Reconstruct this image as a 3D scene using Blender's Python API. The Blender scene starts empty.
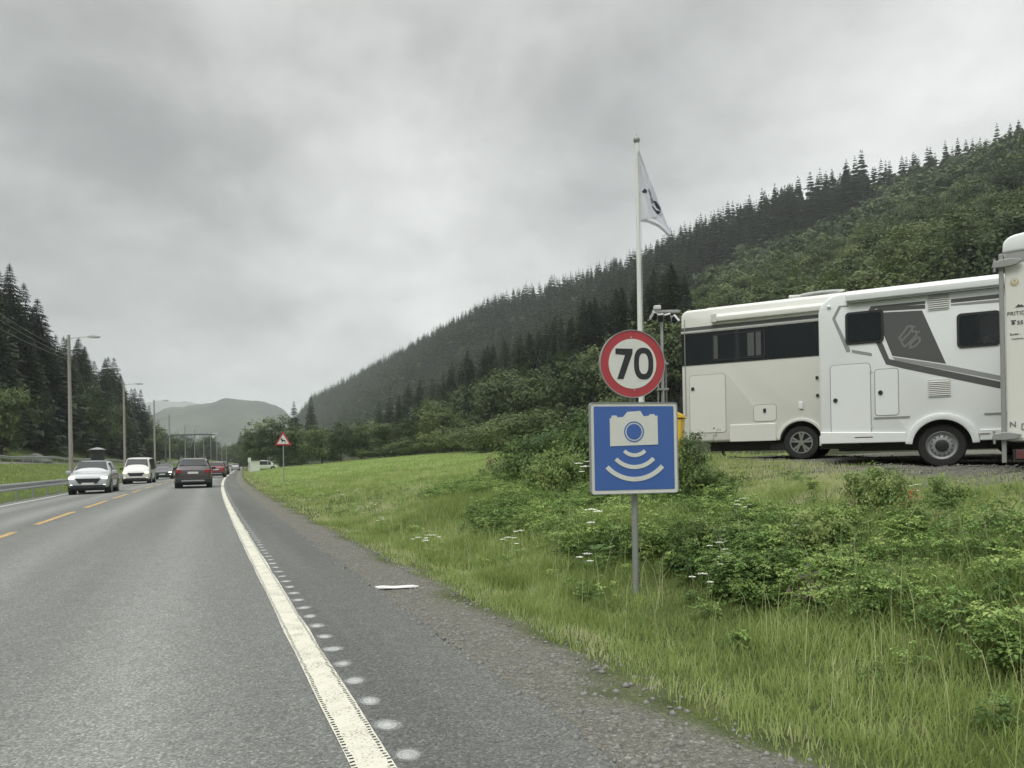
import bpy, bmesh, math, random
import numpy as np
from mathutils import Vector, Matrix
rng = np.random.default_rng(7); random.seed(7)
SC = bpy.context.scene; COL = SC.collection
R_ = math.radians

# ------------------------------------------------------------------ camera
FPX, PCX, PCY, ROLL, EYE = 740.0, 512.0, 460.2, R_(1.0), 1.2
cr, sr = math.cos(ROLL), math.sin(ROLL)
cd = bpy.data.cameras.new('camera'); cam = bpy.data.objects.new('camera', cd); COL.objects.link(cam)
cd.sensor_width = 36; cd.lens = FPX * 36 / 1024; cd.shift_y = (PCY - 384) / 1024
cd.clip_start = .05; cd.clip_end = 20000
cam.matrix_world = Matrix(((cr, sr, 0, 0), (0, 0, -1, 0), (-sr, cr, 0, EYE), (0, 0, 0, 1)))
SC.camera = cam

# ------------------------------------------------------------------ sky
SUN_EL, SUN_AZ = 50, 215          # behind and to the left, veiled by cloud
w = bpy.data.worlds.new('World'); SC.world = w; w.use_nodes = True
nt = w.node_tree; nt.nodes.clear(); N = nt.nodes.new; L = nt.links.new
def mth(op, a, b=None, c=None, tree=None, clamp=False):
    n = (tree or nt).nodes.new('ShaderNodeMath'); n.operation = op; n.use_clamp = clamp
    for i, v in enumerate((a, b, c)):
        if v is None: continue
        if isinstance(v, (int, float)): n.inputs[i].default_value = v
        else: (tree or nt).links.new(v, n.inputs[i])
    return n.outputs[0]
sky = N('ShaderNodeTexSky'); sky.sky_type = 'NISHITA'; sky.sun_disc = False
sky.sun_elevation = R_(SUN_EL); sky.sun_rotation = R_(SUN_AZ)
tc = N('ShaderNodeTexCoord'); sp = N('ShaderNodeSeparateXYZ'); L(tc.outputs['Generated'], sp.inputs[0])
el = mth('MAXIMUM', sp.outputs[2], 0.0)
den = mth('ADD', el, 0.42)
cx = N('ShaderNodeCombineXYZ'); L(mth('DIVIDE', sp.outputs[0], den), cx.inputs[0]); L(mth('DIVIDE', sp.outputs[1], den), cx.inputs[1])
def noise(vec, sc, det=6, ro=.55, dist=0.0, off=(0, 0, 0), tree=None):
    tr = tree or nt
    m = tr.nodes.new('ShaderNodeMapping'); m.inputs['Location'].default_value = off; tr.links.new(vec, m.inputs[0])
    n = tr.nodes.new('ShaderNodeTexNoise'); n.inputs['Scale'].default_value = sc; n.inputs['Detail'].default_value = det
    n.inputs['Roughness'].default_value = ro; n.inputs['Distortion'].default_value = dist
    tr.links.new(m.outputs[0], n.inputs[0]); return n.outputs[0]
n1 = noise(cx.outputs[0], 1.25, 7, .52, .25, (3.1, 1.7, 0)); n2 = noise(cx.outputs[0], 4.2, 6, .55, .2, (9, 4, 2))
def lobe(x, y, z, tight):          # a broad bright or dark bank of cloud in one part of the sky
    v = Vector((x, y, z)).normalized()
    d = N('ShaderNodeVectorMath'); d.operation = 'DOT_PRODUCT'; nn = N('ShaderNodeVectorMath'); nn.operation = 'NORMALIZE'
    L(tc.outputs['Generated'], nn.inputs[0]); L(nn.outputs[0], d.inputs[0]); d.inputs[1].default_value = v
    return mth('EXPONENT', mth('MULTIPLY', mth('SUBTRACT', d.outputs['Value'], 1.0), tight))
val = mth('ADD', mth('MULTIPLY', n1, .9), mth('MULTIPLY', n2, .36))          # about 0.66 on average
val = mth('ADD', mth('MULTIPLY', mth('SUBTRACT', val, .63), 1.85), .58)
for (x, y, z, t_, a) in ((-.10, 1, .37, 150, .20), (.30, 1, .36, 22, .15), (-.42, 1, .30, 60, .10), (-.42, 1, .50, 30, -.19), (.02, 1, .62, 34, -.14), (-.15, 1, .47, 120, -.07),
                         (-.45, 1, .09, 90, -.05), (-.28, 1, .17, 90, -.035), (.62, 1, .42, 40, .09)):
    val = mth('ADD', val, mth('MULTIPLY', lobe(x, y, z, t_), a))
zen = N('ShaderNodeMapRange'); zen.interpolation_type = 'SMOOTHSTEP'; L(el, zen.inputs[0])
zen.inputs[1].default_value = .56; zen.inputs[2].default_value = .85; zen.inputs[3].default_value = 1.0; zen.inputs[4].default_value = 4.2
val = mth('MULTIPLY', mth('SMOOTH_MAX', val, .24, .25), zen.outputs[0])
tint = N('ShaderNodeMixRGB'); tint.inputs[1].default_value = (.965, .995, 1.0, 1); tint.inputs[2].default_value = (1.0, 1.0, .965, 1)
L(mth('MULTIPLY', n1, 1.3, clamp=True), tint.inputs[0])
vm = N('ShaderNodeVectorMath'); vm.operation = 'SCALE'; L(tint.outputs[0], vm.inputs[0]); L(val, vm.inputs['Scale'])
b1 = N('ShaderNodeBackground'); L(sky.outputs[0], b1.inputs[0]); b1.inputs[1].default_value = .06
b2 = N('ShaderNodeBackground'); L(vm.outputs[0], b2.inputs[0]); b2.inputs[1].default_value = 1.0
mx = N('ShaderNodeMixShader'); mx.inputs[0].default_value = .95; L(b1.outputs[0], mx.inputs[1]); L(b2.outputs[0], mx.inputs[2])
wo = N('ShaderNodeOutputWorld'); L(mx.outputs[0], wo.inputs[0])
sl = bpy.data.lights.new('sun', 'SUN'); sl.energy = 1.3; sl.angle = R_(25); sl.color = (1, .97, .92)
sun = bpy.data.objects.new('sun', sl); COL.objects.link(sun)
sun.rotation_euler = (R_(90 - SUN_EL), 0, R_(180 - SUN_AZ))
SC.view_settings.view_transform = 'Standard'; SC.view_settings.look = 'None'; SC.view_settings.exposure = 0.13; SC.view_settings.gamma = 1
SC.view_settings.use_curve_mapping = False
SC.cycles.max_bounces = 6; SC.cycles.volume_bounces = 1; SC.cycles.transparent_max_bounces = 8
SC.cycles.use_denoising = True

# ------------------------------------------------------------------ geometry of the place
def ray(x, y):
    a, b = x - PCX, PCY - y
    return (a * cr + b * sr) / FPX, (-a * sr + b * cr) / FPX
def at(x, y, Y):                   # the point of the photograph at depth Y
    r, u = ray(x, y); return Vector((r * Y, Y, EYE + u * Y))
TH = R_(22.7)
RT = np.array([math.cos(TH), math.sin(TH)]); FW = np.array([-math.sin(TH), math.cos(TH)])
CS = [-400, 0, 15, 27, 42, 55, 77, 107, 160, 237, 320, 423, 800, 1500, 7000]
CT = [0, 0, 0, .07, .32, .62, 1.4, 2.8, 5.3, 9.2, 15, 24, 44, 75, 300]
_fs = np.arange(-400, 7001, 1.0); _ft = np.interp(_fs, CS, CT)
for _i, _w in enumerate((9, 9, 15)):
    _p = np.pad(_ft, _w, mode='edge'); _ft = np.convolve(_p, np.ones(2 * _w + 1) / (2 * _w + 1), 'valid')
def c_of(s): return np.interp(s, _fs, _ft)
def W2(s, t):                      # road coordinates -> world x, y
    tt = t + c_of(s); return s * FW[0] + tt * RT[0], s * FW[1] + tt * RT[1]
def ST(x, y):
    s = x * FW[0] + y * FW[1]; return s, x * RT[0] + y * RT[1] - c_of(s)
def sm(x): x = np.clip(x, 0, 1); return x * x * (3 - 2 * x)
def zroad(s): return 2.3 * sm((s - 235) / 190.)
# crest of the wooded ridge on the right, read as (pixel of the skyline, height, tree height)
_cr = []
for px, py, Z in ((1180, 95, 150), (1024, 160, 148), (930, 190, 146), (850, 204, 143), (770, 229, 141), (700, 258, 138), (600, 290, 134), (500, 316, 126), (400, 366, 112), (312, 408, 84)):
    r, u = ray(px, py); Y = (Z - EYE) / u; _cr.append((*ST(r * Y, Y), Z))
_cr = sorted(_cr); CRS = [-400] + [a[0] for a in _cr] + [_cr[-1][0] + 350, 7000]
CRT = [_cr[0][1] + 60] + [a[1] for a in _cr] + [_cr[-1][1] - 20, 200]; CRZ = [_cr[0][2]] + [a[2] for a in _cr] + [6, 3]
PN_S = [1.5, 2.1, 2.8, 3.6, 5, 7, 8.6, 10, 25, 45]; PN_Z = [-.05, -.03, -.12, -.03, .34, .74, 1.02, 1.08, 1.2, 2.6]
PF_S = [1.5, 2.1, 3, 5, 12, 30, 45]; PF_Z = [-.05, -.03, -.06, .14, .72, 2.35, 3.4]
PL_S = [-2500, -400, -150, -60, -32, -26, -19.5, -17, -9, -8, -7.5, -6.9, -3.3, 1.5]
PL_Z = [140, 120, 62, 20, 6, 2.2, 1.62, 1.3, .05, -.2, -.17, -.14, -.03, -.03]
def vn(x, y, f, seed=0):           # cheap smooth noise
    return (np.sin(x * f + 1.3 * np.sin(y * f * .7 + seed) + seed * 2.1) + np.sin(y * f * 1.3 + 1.7 * np.sin(x * f * .6 + seed * 1.7)) + np.sin((x + y) * f * 2.1 + seed)) / 3
def H(s, t):
    s = np.asarray(s, float); t = np.asarray(t, float)
    wy = sm((21.5 - s + .6 * vn(s, t, .9, 3)) / 8.0)
    yd = sm((t - 7.2) / 1.4) * (.16 * np.clip((s - 7.7) / 4, 0, 1) - .10)
    zr_ = wy * (np.interp(t, PN_S, PN_Z) + yd) + (1 - wy) * np.interp(t, PF_S, PF_Z)
    T = np.interp(s, CRS, CRT); Zc = np.interp(s, CRS, CRZ)
    tb = np.minimum(45, T * .45); k = np.clip((t - tb) / np.maximum(T - tb, 20), 0, 1)
    hill = np.where(t > tb, (Zc - 3.4) * (.75 * k + .25 * sm(k)) + k * (1 - k) * 16 * vn(s, t, .021, 1), 0)
    zl = np.interp(t, PL_S, PL_Z); fl = np.interp(s, [0, 60, 220, 420, 2200], [.9, 1, 1, .12, .02])
    zl = np.where(t < -26, 2.2 + (zl - 2.2) * fl, zl)
    z = np.where(t > 1.5, zr_ + hill, zl) + zroad(s)
    rough = np.clip((np.abs(t + 2.5) - 5.2) / 3, 0, 1)
    z = z + rough * (.05 * vn(s, t, 1.7, 2) + .035 * vn(s, t, 4.3, 5)) * np.where(s < 60, 1, 0) + rough * .12 * vn(s, t, .25, 6) * np.clip((s - 20) / 40, 0, 1)
    return z
def ground(x, y): s, t = ST(x, y); return float(H(s, t))
def GP(px, Y, dz=0.0):             # stand something on the ground where the photo column px meets depth Y
    x = (px - PCX) / FPX * Y
    return Vector((x, Y, ground(x, Y) + dz))

# ------------------------------------------------------------------ materials
MATS = {}
def pm(name, col, rough=.6, metal=0., var=.12, scale=6., bump=0., bscale=60., coat=0., spec=.5, emit=None, estr=0.):
    if name in MATS: return MATS[name]
    m = bpy.data.materials.new(name); m.use_nodes = True; t = m.node_tree; b = t.nodes['Principled BSDF']
    c = t.nodes.new('ShaderNodeTexCoord')
    f = noise(c.outputs['Object'], scale, 5, .6, 0, tree=t)
    r = t.nodes.new('ShaderNodeMixRGB'); r.inputs[1].default_value = (*[v * (1 - var) for v in col], 1); r.inputs[2].default_value = (*[min(1, v * (1 + var)) for v in col], 1)
    t.links.new(f, r.inputs[0]); t.links.new(r.outputs[0], b.inputs['Base Color'])
    b.inputs['Roughness'].default_value = rough; b.inputs['Metallic'].default_value = metal
    b.inputs['Coat Weight'].default_value = coat; b.inputs['Specular IOR Level'].default_value = spec
    if bump:
        f2 = noise(c.outputs['Object'], bscale, 4, .6, 0, tree=t); bp = t.nodes.new('ShaderNodeBump'); bp.inputs['Strength'].default_value = bump; bp.inputs['Distance'].default_value = .01
        t.links.new(f2, bp.inputs['Height']); t.links.new(bp.outputs[0], b.inputs['Normal'])
    if emit: b.inputs['Emission Color'].default_value = (*emit, 1); b.inputs['Emission Strength'].default_value = estr
    MATS[name] = m; return m
def foliage(name, c1, c2, c3=None, wscale=.15, fine=3., trans=.25, rnd=True):
    m = bpy.data.materials.new(name); m.use_nodes = True; t = m.node_tree; b = t.nodes['Principled BSDF']; out = t.nodes['Material Output']
    g = t.nodes.new('ShaderNodeNewGeometry')
    a = noise(g.outputs['Position'], wscale, 3, .6, tree=t); f = noise(g.outputs['Position'], fine, 3, .6, tree=t)
    v = mth('ADD', mth('MULTIPLY', mth('SUBTRACT', a, .5, tree=t), 1.7, tree=t), mth('MULTIPLY', mth('SUBTRACT', f, .5, tree=t), 1.3, tree=t), tree=t)
    v = mth('ADD', v, .5, tree=t)
    if rnd:
        oi = t.nodes.new('ShaderNodeObjectInfo'); v = mth('ADD', v, mth('MULTIPLY', mth('SUBTRACT', oi.outputs['Random'], .5, tree=t), .6, tree=t), tree=t)
    isl = t.nodes.new('ShaderNodeAttribute'); isl.attribute_name = 'tone'
    v = mth('ADD', v, mth('MULTIPLY', isl.outputs['Fac'], 1.0, tree=t), tree=t, clamp=True)
    cr_ = t.nodes.new('ShaderNodeValToRGB'); e = cr_.color_ramp.elements
    e[0].color = (*c1, 1); e[1].color = (*c2, 1); e[0].position = .1; e[1].position = .75
    if c3: k = e.new(.98); k.color = (*c3, 1)
    t.links.new(v, cr_.inputs[0]); t.links.new(cr_.outputs[0], b.inputs['Base Color'])
    b.inputs['Roughness'].default_value = .65; b.inputs['Specular IOR Level'].default_value = .25
    tr = t.nodes.new('ShaderNodeBsdfTranslucent'); t.links.new(cr_.outputs[0], tr.inputs[0])
    ms = t.nodes.new('ShaderNodeMixShader'); ms.inputs[0].default_value = trans
    t.links.new(b.outputs[0], ms.inputs[1]); t.links.new(tr.outputs[0], ms.inputs[2]); t.links.new(ms.outputs[0], out.inputs[0])
    MATS[name] = m; return m

M_SPRUCE = foliage('spruce_needles', (.016, .028, .016), (.046, .070, .034), (.075, .10, .045), .04, .5, .15)
M_BROAD = foliage('broad_leaves', (.045, .070, .026), (.11, .148, .055), (.17, .20, .075), .06, .35, .25)
M_BRIGHT = foliage('bright_leaves', (.07, .12, .04), (.19, .27, .085), (.29, .36, .13), .5, 5, .3)
M_GRASS = foliage('grass_blades', (.22, .29, .085), (.38, .475, .165), (.56, .57, .32), .55, 2.2, .42, False)
M_HERB = foliage('herb_leaves', (.07, .13, .04), (.20, .31, .085), (.36, .46, .15), 1.2, 6, .3, False)
M_DRY = foliage('dry_weed', (.14, .14, .06), (.27, .25, .12), (.36, .33, .19), 1.5, 9, .2)
M_RED = foliage('red_leaves', (.30, .05, .03), (.42, .10, .05), None, 2, 9, .25)
M_BARK = pm('bark', (.07, .055, .045), .9, var=.4, scale=3)
M_WHITE = pm('white_gelcoat', (.76, .785, .79), .32, var=.04, scale=1.3, coat=.3)
M_CREAM = pm('cream_gelcoat', (.70, .705, .66), .38, var=.03, scale=1.2, coat=.2)
M_GREYW = pm('grey_white_plastic', (.55, .56, .54), .5, var=.05)
M_SEAMD = pm('dark_grey_steel', (.09, .095, .10), .6, var=.1); M_SEAM = pm('seam_rubber', (.30, .30, .29), .7, var=.1)
M_BLACK = pm('black_plastic', (.018, .019, .021), .5, var=.2)
M_GLASSD = pm('tinted_glass', (.018, .021, .026), .08, var=.2, scale=2, coat=.6)
M_GLASSC = pm('car_glass', (.016, .02, .022), .12, var=.3, scale=2, coat=.15, spec=.4)
M_CURT = pm('curtain', (.075, .078, .078), .7, var=.1)
M_DGREY = pm('graphite_decal', (.085, .088, .088), .45, var=.06)
M_MGREY = pm('grey_decal', (.27, .28, .28), .45, var=.06)
M_LGREY = pm('pale_logo', (.17, .175, .175), .45, var=.05)
M_STEEL = pm('galvanised_steel', (.42, .43, .43), .42, .7, var=.15, scale=9)
M_DULL = pm('dull_zinc', (.30, .31, .30), .55, .35, var=.18, scale=12)
M_ALLOY = pm('alloy', (.50, .51, .52), .3, .8, var=.06)
M_RIMG = pm('silver_rim_paint', (.36, .37, .38), .4, .5, var=.08)
M_TYRE = pm('tyre_rubber', (.022, .022, .023), .85, var=.2, scale=20, bump=.3)
M_SRED = pm('sign_red', (.40, .045, .055), .45, var=.16, scale=9)
M_SBLUE = pm('sign_blue', (.05, .125, .38), .4, var=.12, scale=4)
M_SWHITE = pm('sign_white', (.64, .65, .61), .45, var=.10, scale=14)
M_SBLACK = pm('sign_black', (.02, .022, .026), .6, var=.5, scale=60)
M_POLEW = pm('white_pole', (.72, .73, .70), .4, var=.04)
M_FLAG = foliage('flag_cloth', (.84, .85, .90), (.88, .89, .93), None, 1, 3, .5, False)
M_INK = pm('flag_ink', (.045, .05, .075), .8, var=.1)
M_INKG = pm('flag_ink_grey', (.22, .23, .27), .8, var=.1)
M_YEL = pm('yellow_plastic', (.75, .47, .04), .5, var=.07)
M_WOODP = pm('timber_pole', (.30, .285, .26), .85, var=.2, scale=4)
M_DARKSH = pm('dark_timber', (.035, .036, .038), .8, var=.3)
M_ROOFG = pm('grey_roofing', (.26, .27, .28), .7, var=.15)
M_TEXT = pm('dark_lettering', (.07, .06, .065), .6, var=.1)
M_TAN = pm('tan_badge', (.52, .42, .24), .6, var=.25, scale=40)
M_TAIL = pm('tail_lens', (.30, .02, .02), .25, var=.1, coat=.5)
M_TAILD = pm('reflector_board_red', (.12, .04, .04), .5, var=.2, scale=10)
M_STONE = pm('crushed_stone', (.19, .188, .175), .9, var=.5, scale=3)
M_PAPER = pm('white_plastic_strip', (.80, .80, .77), .6, var=.05)
M_LAMP = pm('headlamp_lit', (.8, .8, .8), .2, emit=(1, .98, .92), estr=1.6)
M_LAMPY = pm('headlamp_warm_lit', (.8, .8, .6), .2, emit=(1, .90, .55), estr=1.6)
M_LENS = pm('lamp_lens', (.62, .64, .66), .15, coat=.8)
M_PARS = pm('flower_white', (.60, .61, .53), .8, var=.1)
M_CABLE = pm('cable', (.16, .165, .17), .7)

# ------------------------------------------------------------------ builders
def tag(o, label=None, cat=None, group=None, kind=None):
    if label: o['label'] = label
    if cat: o['category'] = cat
    if group: o['group'] = group
    if kind: o['kind'] = kind
    return o
def empty(name, loc=(0, 0, 0), rz=0., label=None, cat=None, group=None):
    o = bpy.data.objects.new(name, None); COL.objects.link(o); o.location = loc; o.rotation_euler = (0, 0, rz); o.empty_display_size = .2
    return tag(o, label, cat, group)
def link(name, me, parent=None, mat=None, smooth=False):
    if mat:
        for m in (mat if isinstance(mat, (list, tuple)) else [mat]): me.materials.append(m)
    if smooth: me.shade_smooth()
    o = bpy.data.objects.new(name, me); COL.objects.link(o); o.parent = parent; return o
class MB:
    def __init__(s): s.v = []; s.f = []
    def add(s, vs, fs):
        k = len(s.v); s.v += [tuple(p) for p in vs]; s.f += [tuple(i + k for i in f) for f in fs]; return s
    def box(s, x0, x1, y0, y1, z0, z1):
        return s.add([(x0, y0, z0), (x1, y0, z0), (x1, y1, z0), (x0, y1, z0), (x0, y0, z1), (x1, y0, z1), (x1, y1, z1), (x0, y1, z1)],
                     [(0, 3, 2, 1), (4, 5, 6, 7), (0, 1, 5, 4), (1, 2, 6, 5), (2, 3, 7, 6), (3, 0, 4, 7)])
    def tube(s, pts, r, n=8, r1=None, caps=True):
        pts = [Vector(p) for p in pts]; rings = []; m = len(pts)
        for i, p in enumerate(pts):
            d = (pts[min(i + 1, m - 1)] - pts[max(i - 1, 0)]).normalized()
            a = d.cross(Vector((0, 0, 1))) if abs(d.z) < .95 else d.cross(Vector((1, 0, 0)))
            a.normalize(); b = d.cross(a); rr = r if r1 is None else r + (r1 - r) * i / (m - 1)
            rings.append([p + a * (math.cos(2 * math.pi * k / n) * rr) + b * (math.sin(2 * math.pi * k / n) * rr) for k in range(n)])
        vs = [q for rg in rings for q in rg]; fs = []
        for i in range(m - 1):
            for k in range(n): fs.append((i * n + k, i * n + (k + 1) % n, (i + 1) * n + (k + 1) % n, (i + 1) * n + k))
        if caps: fs += [tuple(range(n))[::-1], tuple((m - 1) * n + k for k in range(n))]
        return s.add(vs, fs)
    def prism(s, poly, y0, y1):    # polygon in XZ, extruded along Y
        n = len(poly); vs = [(x, y0, z) for x, z in poly] + [(x, y1, z) for x, z in poly]
        fs = [tuple(range(n)), tuple(range(2 * n - 1, n - 1, -1))] + [(i, n + i, n + (i + 1) % n, (i + 1) % n) for i in range(n)]
        return s.add(vs, fs)
    def ring(s, outer, inner, y0, y1):   # frame between two loops of equal length in XZ
        n = len(outer); vs = [(x, y0, z) for x, z in outer] + [(x, y0, z) for x, z in inner] + [(x, y1, z) for x, z in outer] + [(x, y1, z) for x, z in inner]
        fs = []
        for i in range(n):
            j = (i + 1) % n
            fs += [(i, j, n + j, n + i), (2 * n + j, 2 * n + i, 3 * n + i, 3 * n + j), (i, 2 * n + i, 2 * n + j, j), (n + j, 3 * n + j, 3 * n + i, n + i)]
        return s.add(vs, fs)
    def lathe_y(s, prof, cx, cz, n=32):  # profile (radius, y) turned about an axis along Y
        vs = []; fs = []; m = len(prof)
        for r, y in prof:
            for k in range(n): a = 2 * math.pi * k / n; vs.append((cx + r * math.cos(a), y, cz + r * math.sin(a)))
        for i in range(m - 1):
            for k in range(n): fs.append((i * n + k, i * n + (k + 1) % n, (i + 1) * n + (k + 1) % n, (i + 1) * n + k))
        return s.add(vs, fs)
    def mesh(s, name):
        me = bpy.data.meshes.new(name); me.from_pydata(s.v, [], s.f); me.update(); return me
    def build(s, name, mat, parent=None, smooth=False, bevel=0., seg=2, fixn=True):
        me = s.mesh(name)
        bm = bmesh.new(); bm.from_mesh(me)
        if fixn: bmesh.ops.recalc_face_normals(bm, faces=bm.faces)
        if bevel:
            ed = [e for e in bm.edges if len(e.link_faces) == 2 and e.calc_face_angle(0) > .6]
            bmesh.ops.bevel(bm, geom=ed, offset=bevel, segments=seg, profile=.5, affect='EDGES', clamp_overlap=True)
        bm.to_mesh(me); bm.free()
        o = link(name, me, parent, mat)
        if smooth:
            me.shade_smooth(); me.set_sharp_from_angle(angle=R_(38))
        return o
def rrect(x0, x1, z0, z1, r, n=5):
    P = []
    for cx_, cz_, a0 in ((x1 - r, z1 - r, 0), (x0 + r, z1 - r, 90), (x0 + r, z0 + r, 180), (x1 - r, z0 + r, 270)):
        for k in range(n + 1): a = R_(a0 + 90 * k / n); P.append((cx_ + r * math.cos(a), cz_ + r * math.sin(a)))
    return P[::-1]
def circ(cx_, cz_, r, n=48, a0=0, a1=360):
    full = abs(a1 - a0) >= 360
    return [(cx_ + r * math.cos(R_(a0 + (a1 - a0) * k / (n if full else n - 1))), cz_ + r * math.sin(R_(a0 + (a1 - a0) * k / (n if full else n - 1)))) for k in range(n)]
def bulk(name, V, F, mat, parent=None, tone=None, mi=None):   # numpy mesh; F (n,3) or (n,4)
    me = bpy.data.meshes.new(name); V = np.ascontiguousarray(V, np.float32); F = np.ascontiguousarray(F, np.int32)
    me.vertices.add(len(V)); me.vertices.foreach_set('co', V.ravel()); k = F.shape[1]
    me.loops.add(F.size); me.loops.foreach_set('vertex_index', F.ravel()); me.polygons.add(len(F))
    me.polygons.foreach_set('loop_start', np.arange(0, F.size, k, dtype=np.int32)); me.polygons.foreach_set('loop_total', np.full(len(F), k, np.int32))
    if tone is not None:
        a = me.attributes.new('tone', 'FLOAT', 'POINT'); a.data.foreach_set('value', np.ascontiguousarray(tone, np.float32))
    for m in (mat if isinstance(mat, (list, tuple)) else [mat]): me.materials.append(m)
    if mi is not None: me.polygons.foreach_set('material_index', np.ascontiguousarray(mi, np.int32))
    me.update(calc_edges=True)
    if parent == 'mesh': return me
    return link(name, me, parent)
def text_mesh(body, size, bold=0.):
    cu = bpy.data.curves.new('lettering', 'FONT'); cu.body = body; cu.size = size; cu.offset = bold; cu.extrude = .002; cu.resolution_u = 3
    o = bpy.data.objects.new('lettering', cu); COL.objects.link(o)
    dg = bpy.context.evaluated_depsgraph_get(); me = bpy.data.meshes.new_from_object(o.evaluated_get(dg))
    bpy.data.objects.remove(o); bpy.data.curves.remove(cu); return me
def lettering(name, body, size, x, z, y, parent, mat, bold=0.):   # upright on an XZ face looking towards -Y
    o = link(name, text_mesh(body, size, bold), parent, mat); o.location = (x, y, z); o.rotation_euler = (R_(90), 0, 0); return o
def dup(o, parent=None):
    c = o.copy(); COL.objects.link(c); c.parent = parent
    for ch in list(o.children): dup(ch, c)
    return c

# ------------------------------------------------------------------ ground
def graded(a, b, d0, grow, dmax):
    out = [a]; d = d0
    while out[-1] < b: out.append(out[-1] + d); d = min(d * grow, dmax)
    out[-1] = b; return out
S_ = np.array([-120, -60, -30, -15, -8] + graded(-4, 7000, .16, 1.018, 160))
tr_ = graded(1.5, 2500, .10, 1.035, 120); tl_ = [-v for v in graded(7.2, 2500, .25, 1.06, 120)][::-1]
T_ = np.array(tl_ + [-6, -4.5, -3.3, -2, -.5, 1.0] + tr_)
SS, TT = np.meshgrid(S_, T_, indexing='ij'); GX, GY = W2(SS, TT); GZ = H(SS, TT) - np.where((TT < 1.2) & (TT > -7), .06, 0)
ns, nT = SS.shape
idx = np.arange(ns * nT).reshape(ns, nT)
F = np.stack([idx[:-1, :-1], idx[1:, :-1], idx[1:, 1:], idx[:-1, 1:]], -1).reshape(-1, 4)[:, ::-1]
gravel = np.where(TT < 2.5, sm((2.25 + .22 * vn(SS, TT, 1.9, 3) + .12 * vn(SS, TT, 6, 1) - TT) / .25), 0) * (TT > 1.0)
lip = 6.7 + .6 * vn(SS, TT, .8, 8) + np.clip((SS - 5) * .3, -.6, 2.2)
yard = sm((TT - lip) / 1.2) * sm((16 - SS) / 2.5) * (TT < 30) * (TT > 5)
gravel = np.maximum(gravel, yard)
gravel = np.maximum(gravel, ((TT < -21.5) & (TT > -25.5)) * 1.0)
me = bulk('ground', np.stack([GX, GY, GZ], -1).reshape(-1, 3), F, [], 'mesh')
me.attributes.new('gravel', 'FLOAT', 'POINT').data.foreach_set('value', gravel.ravel().astype(np.float32))
fld = (sm((SS - 20) / 15) * (TT > 3.5) * 1.0 + (TT < -8) * .2)
me.attributes.new('field', 'FLOAT', 'POINT').data.foreach_set('value', fld.ravel().astype(np.float32))
me.attributes.new('wood', 'FLOAT', 'POINT').data.foreach_set('value', np.maximum(sm((TT - np.interp(SS, [25, 60, 110, 140, 165], [13, 22, 29, 20, 8])) / 6) * (SS > 13), sm((-27 - TT) / 4)).ravel().astype(np.float32))
m = bpy.data.materials.new('ground_cover'); m.use_nodes = True; t = m.node_tree; b = t.nodes['Principled BSDF']
g = t.nodes.new('ShaderNodeNewGeometry'); ps = g.outputs['Position']
def attr(nm, tr):
    a = tr.nodes.new('ShaderNodeAttribute'); a.attribute_name = nm; return a.outputs['Fac']
def ramp(tr, fac, stops):
    r = tr.nodes.new('ShaderNodeValToRGB'); e = r.color_ramp.elements
    e[0].position, e[0].color = stops[0][0], (*stops[0][1], 1); e[1].position, e[1].color = stops[-1][0], (*stops[-1][1], 1)
    for p_, c_ in stops[1:-1]: k = e.new(p_); k.color = (*c_, 1)
    tr.links.new(fac, r.inputs[0]); return r.outputs[0]
def mixc(tr, f, a, b_):
    r = tr.nodes.new('ShaderNodeMixRGB')
    for i, v in enumerate((f, a, b_)):
        if isinstance(v, (int, float)): r.inputs[i].default_value = v
        elif isinstance(v, tuple): r.inputs[i].default_value = (*v, 1)
        else: tr.links.new(v, r.inputs[i])
    return r.outputs[0]
nf = noise(ps, 3.5, 6, .65, tree=t); nl = noise(ps, .12, 4, .6, tree=t)
soil = ramp(t, nf, [(.3, (.055, .075, .025)), (.55, (.10, .125, .04)), (.75, (.13, .12, .06))])
fieldc = ramp(t, mth('ADD', mth('MULTIPLY', nl, .7, tree=t), mth('MULTIPLY', nf, .35, tree=t), tree=t), [(.35, (.11, .20, .04)), (.55, (.17, .29, .055)), (.7, (.22, .32, .08))])
woodc = ramp(t, nf, [(.3, (.02, .028, .012)), (.7, (.05, .06, .025))])
vo = t.nodes.new('ShaderNodeTexVoronoi'); vo.inputs['Scale'].default_value = 62; t.links.new(ps, vo.inputs[0])
sepc = t.nodes.new('ShaderNodeSeparateColor'); t.links.new(vo.outputs['Color'], sepc.inputs[0])
gr = ramp(t, sepc.outputs[0], [(.0, (.11, .11, .095)), (.5, (.175, .172, .15)), (.92, (.24, .236, .21)), (1., (.40, .39, .365))])
gr = mixc(t, mth('MULTIPLY', noise(ps, 1.1, 4, .6, tree=t), .7, tree=t), gr, (.19, .182, .145))
c_ = mixc(t, attr('field', t), soil, fieldc); c_ = mixc(t, attr('wood', t), c_, woodc)
c_ = mixc(t, attr('gravel', t), c_, gr); t.links.new(c_, b.inputs['Base Color']); b.inputs['Roughness'].default_value = .95; b.inputs['Specular IOR Level'].default_value = .2
bp = t.nodes.new('ShaderNodeBump'); bp.inputs['Distance'].default_value = .03; bp.inputs['Strength'].default_value = .8
t.links.new(mth('ADD', vo.outputs['Distance'], nf, tree=t), bp.inputs['Height']); t.links.new(bp.outputs[0], b.inputs['Normal'])
me.materials.append(m); me.shade_smooth(); tag(link('ground', me), kind='structure')

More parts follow.
